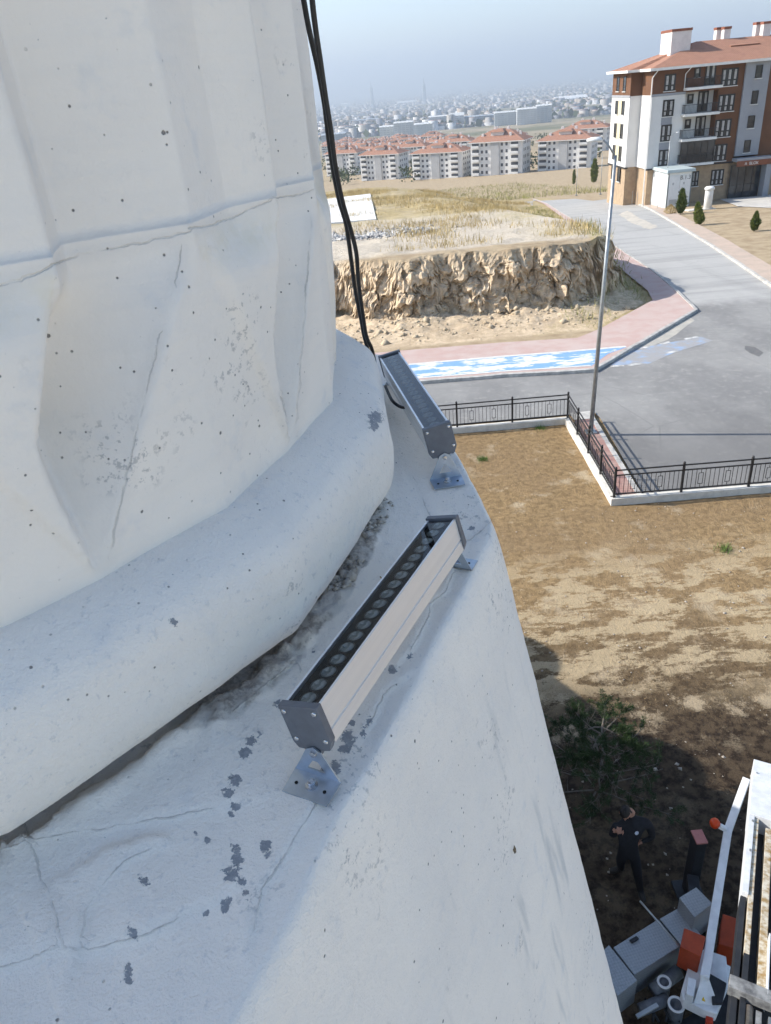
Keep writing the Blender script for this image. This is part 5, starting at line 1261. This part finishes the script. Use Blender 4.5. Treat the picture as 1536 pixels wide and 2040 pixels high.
# hydraulic drums and hoses on the deck
for (px,py,r_,z_) in ((1323,1957,.082,.92),(1347,2002,.098,.86)):
    p = onz(px,py,z_); d_ = part('drum', MB().lathe([(r_*.55,-.05),(r_*.62,.0),(r_*.98,.0),(r_,-.03),(r_,-.32),(.02,-.33)],22,tuple(p)), TGRY, tr, TO, smooth=True)
    ring = []; 
    for i in range(25): a = 2*PI*i/24; ring.append((p[0]+r_*.9*math.cos(a),p[1]+r_*.9*math.sin(a),p[2]+.012))
    part('rim', MB().tube(ring,.016,8,False), TWHT, d_, TO, smooth=True)
part('motor', MB().tube([onz(1300,1975,.80),onz(1352,1935,.84)],.085,14), TGRY, tr, TO, smooth=True)
part('motor', MB().tube([onz(1275,2012,.76),onz(1330,1990,.78)],.075,14), TGRY, tr, TO, smooth=True)
part('lever', MB().beam(onz(1268,2026,.95), onz(1310,2002,.95), .05, .03), STEEL, tr, TO, bev=.004)
for i in range(5):
    a = onz(1285+i*14, 1990+i*3, .68); b = onz(1300+i*13, 2036, .66); m_ = (np.array(a)+np.array(b))/2+np.array([.06*(-1)**i,0,.07])
    part('hose', MB().tube([a,m_,b],.016,8), TBLK, tr, TO, smooth=True)
# stabiliser leg standing in front of the boxes
lp = onz(1393,1668,1.3)
lg = part('outrigger', MB().beam((lp[0],lp[1],.05),(lp[0],lp[1],1.29),.15,.20).beam((lp[0]-.06,lp[1]-.12,.55),(lp[0]-.30,lp[1]-.95,.55),.16,.16), TBLK, tr, TO, bev=.01)
part('top_plate', MB().box(lp[0]-.08,lp[0]+.08,lp[1]-.11,lp[1]+.11,1.292,1.32), M('faded_red', (.40,.17,.15), (.34,.14,.13), 9, .7), lg, TO)
part('foot_pad', MB().box(lp[0]-.2,lp[0]+.2,lp[1]-.2,lp[1]+.2,-.01,.05), TBLK, lg, TO, bev=.01)
# boom: open box beam rising toward the basket
L0 = np.array(onz(1502,1512,2.5)); L1 = np.array(onz(1452,2040,4.0)); bd = L1-L0; Lb = np.linalg.norm(bd); bd /= Lb; bs = np.array([-bd[1],bd[0],0]); bs /= np.linalg.norm(bs)
if bs[0] < 0: bs = -bs
bu = np.cross(bs, bd); bu = bu if bu[2] > 0 else -bu
def bp(s, w, u_): return L0+bd*s*Lb+bs*w+bu*u_
def bbox(name, s0, s1, w0, w1, u0, u1, mat, par=None, bev=.006):
    return part(name, MB().hexa([bp(s0,w0,u0),bp(s1,w0,u0),bp(s1,w1,u0),bp(s0,w1,u0)],[bp(s0,w0,u1),bp(s1,w0,u1),bp(s1,w1,u1),bp(s0,w1,u1)]), mat, par or tr, TO, bev=bev)
bbox('boom_section', .0,.30,.0,.5,-.26,.0,TWHT)
bbox('boom_section', .301,.62,.0,.07,-.22,-.01,TWHT); bbox('boom_section', .301,.80,.06+.011,.12,-.30,-.03,RUST); bbox('boom_section', .801,1.35,.06+.011,.12,-.30,-.03,TBLK); bbox('boom_section', .301,1.35,.121,.50,-.42,-.22,TBLK)  # near end of the boom coloured dark to stand in for shade
bbox('boom_rail', .32,.86,.20,.27,-.219,-.06,RUST); bbox('boom_rail', .302,1.35,.44,.50,-.219,-.02,DIRTY_SHADED); bbox('boom_rail', .62,1.35,.0,.055,-.30,-.06,TBLK)  # near rails likewise carry shade in their dark colours
part('hydraulic_rod', MB().tube([bp(.27,.345,-.02),bp(.66,.345,-.05)],.032,14), OIL, tr, TO, smooth=True)
part('rod_collar', MB().tube([bp(.262,.345,.01),bp(.29,.345,.01)],.062,16), TGRY, tr, TO, smooth=True)
part('hydraulic_cylinder', MB().tube([bp(.655,.345,-.05),bp(.76,.345,-.06)],.046,14), TWHT, tr, TO, smooth=True)
bbox('fork_plate', .73,.90,.27,.285,-.16,.02,TWHT); bbox('fork_plate', .73,.90,.405,.42,-.16,.02,TWHT)
bbox('cross_bar', .885,.918,-.03,.52,-.07,.02,DIRTY_SHADED)  # dirty steel, colour also darkened in place of shade
bbox('boom_rail', .93,1.35,.20,.25,-.19,-.05,DIRTY_SHADED); bbox('boom_rail', .93,1.35,.30,.34,-.19,-.06,STEEL)
part('cable_chain', MB().tube([bp(.93,.15,-.06),bp(1.35,.15,-.06)],.035,10), OIL, tr, TO)
part('hose', MB().tube([bp(.0,.33,.004),bp(.12,.335,.006),bp(.26,.30,.012)],.008,6), TBLK, tr, TO)
for s_ in (.08,.33,.46): part('bolt', MB().tube([bp(s_,.05,-.005),bp(s_,.05,.014)],.012,8), STEEL, tr, TO)


# ================================================================== PERSON
SKIN = M('skin', (.40,.22,.15), (.34,.18,.12), 30, .6); CLO = M('black_cloth', (.012,.012,.014), (.02,.02,.023), 25, .9); HAIR = M('black_hair', (.012,.010,.009), (.02,.016,.014), 60, .6); SHOE = M('dark_boot', (.02,.018,.016), (.03,.027,.024), 20, .6)
def skin_body(verts, edges, radii, root, sub=2):
    me = bpy.data.meshes.new('body'); me.from_pydata([tuple(v) for v in verts], edges, [])
    o = bpy.data.objects.new('body', me); COL.objects.link(o)
    md = o.modifiers.new('skin','SKIN'); md.use_smooth_shade = True; md.branch_smoothing = .6
    for i, r_ in enumerate(radii):
        sv = me.skin_vertices[0].data[i]; sv.radius = r_ if isinstance(r_, tuple) else (r_, r_); sv.use_root = (i == root)
    s = o.modifiers.new('sub','SUBSURF'); s.levels = sub; s.render_levels = sub
    dg = bpy.context.evaluated_depsgraph_get(); dg.update()
    m2 = bpy.data.meshes.new_from_object(o.evaluated_get(dg)); bpy.data.objects.remove(o); return m2
footL = onz(1226,1733,.04); footR = onz(1277,1783,.04)
def at_(px,py,z): return np.array(onz(px,py,z))
J = {'pel':at_(1252,1698,.93),'spine':at_(1254,1674,1.14),'chest':at_(1258,1648,1.32),'neck':at_(1260,1622,1.46),'head0':at_(1252,1616,1.52),
     'shL':at_(1228,1642,1.36),'elL':at_(1219,1668,1.14),'wrL':at_(1225,1652,1.30),'shR':at_(1291,1638,1.36),'elR':at_(1301,1668,1.10),'wrR':at_(1280,1677,1.06),
     'hipL':at_(1240,1703,.86),'knL':at_(1236,1718,.48),'anL':at_(1238,1730,.09),'toL':footL+np.array([-.10,-.02,.0]),'hipR':at_(1264,1703,.86),'knR':at_(1270,1742,.48),'anR':footR+np.array([-.0,.04,.06]),'toR':footR+np.array([.0,-.14,.0])}
# hands: palm and five fingers each
names = list(J); 
def hand(pref, wr, dirv, palmn, curl):
    dirv = dirv/np.linalg.norm(dirv); sid = np.cross(palmn, dirv); sid /= np.linalg.norm(sid); pn = np.cross(dirv, sid)
    J[pref+'p'] = J[wr]+dirv*.05
    for i,(o_,l) in enumerate([(-.030,.065),(-.010,.075),(.010,.07),(.028,.055)]):
        J[f'{pref}f{i}a'] = J[pref+'p']+dirv*.045+sid*o_; J[f'{pref}f{i}b'] = J[f'{pref}f{i}a']+dirv*l*.55+pn*l*.35*curl; J[f'{pref}f{i}c'] = J[f'{pref}f{i}b']+dirv*l*.3+pn*l*.55*curl
    J[pref+'ta'] = J[wr]+dirv*.035-sid*.045; J[pref+'tb'] = J[pref+'ta']+dirv*.035-sid*.02+pn*.01
hand('L','wrL', np.array([.35,-.75,.25]), np.array([0,.4,1.]), .6); hand('R','wrR', J['wrR']-J['elR'], np.array([0,0,1.]), .5)
E2 = [('pel','spine'),('spine','chest'),('chest','neck'),('neck','head0'),('chest','shL'),('shL','elL'),('elL','wrL'),('chest','shR'),('shR','elR'),('elR','wrR'),('pel','hipL'),('hipL','knL'),('knL','anL'),('anL','toL'),('pel','hipR'),('hipR','knR'),('knR','anR'),('anR','toR')]
for p_,w_ in (('L','wrL'),('R','wrR')):
    E2.append((w_,p_+'p'))
    for i in range(4): E2 += [(p_+'p',f'{p_}f{i}a'),(f'{p_}f{i}a',f'{p_}f{i}b'),(f'{p_}f{i}b',f'{p_}f{i}c')]
    E2 += [(w_,p_+'ta'),(p_+'ta',p_+'tb')]
RAD = {'pel':(.155,.12),'spine':(.15,.11),'chest':(.175,.12),'neck':.058,'head0':.06,'shL':.085,'shR':.085,'elL':.055,'elR':.055,'wrL':.036,'wrR':.036,'hipL':.098,'hipR':.098,'knL':.070,'knR':.070,'anL':.052,'anR':.052,'toL':.045,'toR':.045}
names = list(J); idx = {n_:i for i,n_ in enumerate(names)}
rads = [RAD.get(n_, (.026,.014) if n_ in ('Lp','Rp') else (.0085)) for n_ in names]
porg = (footL+footR)/2; porg[2] = 0
vs = [J[n_]-porg for n_ in names]
bm_ = skin_body(vs, [(idx[a],idx[b]) for a,b in E2], rads, idx['pel'])
bm_.materials.clear()
for mm_ in (CLO, SKIN, SHOE): bm_.materials.append(mm_)
hl = [J[n_]-porg for n_ in names if n_[0] in 'LR']; hd_ = J['head0']-porg; nk = J['neck']-porg
for pgn in bm_.polygons:
    c_ = np.array(pgn.center)
    if c_[2] < .12: pgn.material_index = 2
    elif min(np.linalg.norm(c_-h_) for h_ in hl) < .045: pgn.material_index = 1
    elif np.linalg.norm(c_-hd_) < .085 or (np.linalg.norm(c_-nk) < .07 and c_[2] > nk[2]): pgn.material_index = 1
per = thing('person', 'person in black clothes looking down, hand raised to the mouth, standing by the pine', 'person', tuple(porg))
ob('body', bm_, None, per)
# head bent forward, with nose, ears, brow and hair
hc = J['head0']+np.array([-.075,-.075,.075]); face = np.array([-.30,-.80,-.52]); face /= np.linalg.norm(face); hup = np.array([-.35,-.45,.82]); hup -= face*(hup@face); hup /= np.linalg.norm(hup); hs = np.cross(face, hup)
sp = bmesh.new(); bmesh.ops.create_uvsphere(sp, u_segments=28, v_segments=20, radius=1); HVs = np.array([v.co for v in sp.verts]); 
def head_shape(v):
    x,y,z = v; wx = .074*(1-.16*max(0,-z)); fy = .095; hz = .118
    p = np.array([x*wx, y*fy, z*hz])
    if y > .2: p[1] -= .012*max(0,-z)*y
    if y > .6: 
        p[1] += .022*math.exp(-((x/.16)**2+((z+.12)/.2)**2)); p[1] -= .010*(math.exp(-(((x-.38)/.16)**2+((z-.08)/.12)**2))+math.exp(-(((x+.38)/.16)**2+((z-.08)/.12)**2)))
        p[1] += .006*math.exp(-((x/.3)**2+((z+.5)/.09)**2)); p[1] -= .004*math.exp(-((x/.28)**2+((z+.42)/.03)**2))
    if abs(x) > .9 and abs(z+.02) < .28 and abs(y) < .35: p[0] *= 1.18
    return p
HP = np.array([head_shape(v) for v in HVs]); fcs_ = [tuple(v.index for v in f.verts) for f in sp.faces]; sp.free()
WP = hc+HP[:,[0]]*hs+HP[:,[1]]*face+HP[:,[2]]*hup-porg
me = me_from('head', WP, fcs_, True); ho = ob('head', me, SKIN, per)
hm = [i for i in range(len(HVs)) if HVs[i][2] > .42 or (HVs[i][1] < .15 and HVs[i][2] > -.45)]; hset = set(hm)
HW = hc+1.10*(HP[:,[0]]*hs+HP[:,[1]]*face+HP[:,[2]]*hup)+hup*.006-porg+.004*rng.normal(0,1,(len(HVs),3))
ob('hair', me_from('hair', HW, [f for f in fcs_ if all(i in hset for i in f)], True), HAIR, per)
ey = MB()
for s_ in (-1,1): ey.lathe([(.006,-.004),(.0085,0),(.006,.004)],8,tuple(hc+hs*.028*s_+face*.083+hup*.01-porg))
ob('eyes', me_from('eyes', ey.v, ey.f), HAIR, per)
bw = J['chest']-porg+np.array([.035,-.118,.02]); me = me_from('chest_badge', (m_ := MB().lathe([(.030,0),(.030,.004),(.001,.006)],16)).v, m_.f); ob('chest_badge', me, M('badge_white', (.62,.66,.72), (.4,.45,.55), 90, .6), per, tuple(bw), (R(75),0,R(8)))

# ================================================================== PINE
NEED = leafmat('pine_needle', (.016,.034,.011), (.035,.062,.018), 5); TWIG = M('grey_twig', (.12,.105,.088), (.17,.15,.125), 30, .95)
pb_ = onz(1184,1612,0); pine = thing('pine_tree', 'young pine with bare grey inner branches at the shadow edge beside the tower', 'tree', tuple(pb_))
trunk = [(0,0,-.1),(.02,.01,.5),(.0,.03,1.0),(.04,.02,1.5),(.05,.05,1.95)]
part('trunk', MB().tube(trunk,[.06,.052,.042,.03,.012],8), BARK, pine, smooth=True)
PT = []; PD = []; bmb = MB()
for zi in (.45,.8,1.05,1.3,1.55,1.75,1.9):
    nb_ = 6 if zi < 1.6 else 4
    for b_ in range(nb_):
        a = rng.uniform(0,.6)+2*PI*b_/nb_+zi*2; L_ = (1.42-.50*zi)*rng.uniform(.8,1.15); 
        p0 = Vector((.02,.02,zi)); pts_ = [p0]; d_ = Vector((math.cos(a),math.sin(a),.18))
        for s_ in range(4):
            d_ = (d_+Vector((rng.normal(0,.18),rng.normal(0,.18),rng.normal(.06,.1)))).normalized(); pts_.append(pts_[-1]+d_*L_/4)
        bmb.tube(pts_, [.017,.013,.010,.007,.004], 5, False)
        for s_ in range(9):
            f_ = rng.uniform(.40,1); q0 = pts_[min(3,int(f_*4))].lerp(pts_[min(4,int(f_*4)+1)], (f_*4)%1); dd_ = (d_*.5+Vector(rng.normal(0,.8,3))+Vector((0,0,.3))).normalized(); ln = rng.uniform(.10,.32)*(1.2-.3*zi+.2)
            q1 = q0+dd_*ln; bmb.tube([q0,(q0+q1)/2+Vector(rng.normal(0,.012,3)),q1],[.005,.004,.003],4,False)
            if f_ > .52:
                for w_ in range(3):
                    cpt = np.array(q0.lerp(q1, .4+.3*w_)); nn = 44; dv = rng.normal(0,1,(nn,3))+np.array(dd_)*.9; PT.append(np.tile(cpt,(nn,1))+rng.normal(0,.012,(nn,3))); PD.append(dv)
part('branches', bmb, TWIG, pine)
V_, F_ = leaf_cloud(np.concatenate(PT), np.concatenate(PD), .062, thin=.11)
ob('crown', np_mesh('crown', V_, F_, False), NEED, pine)
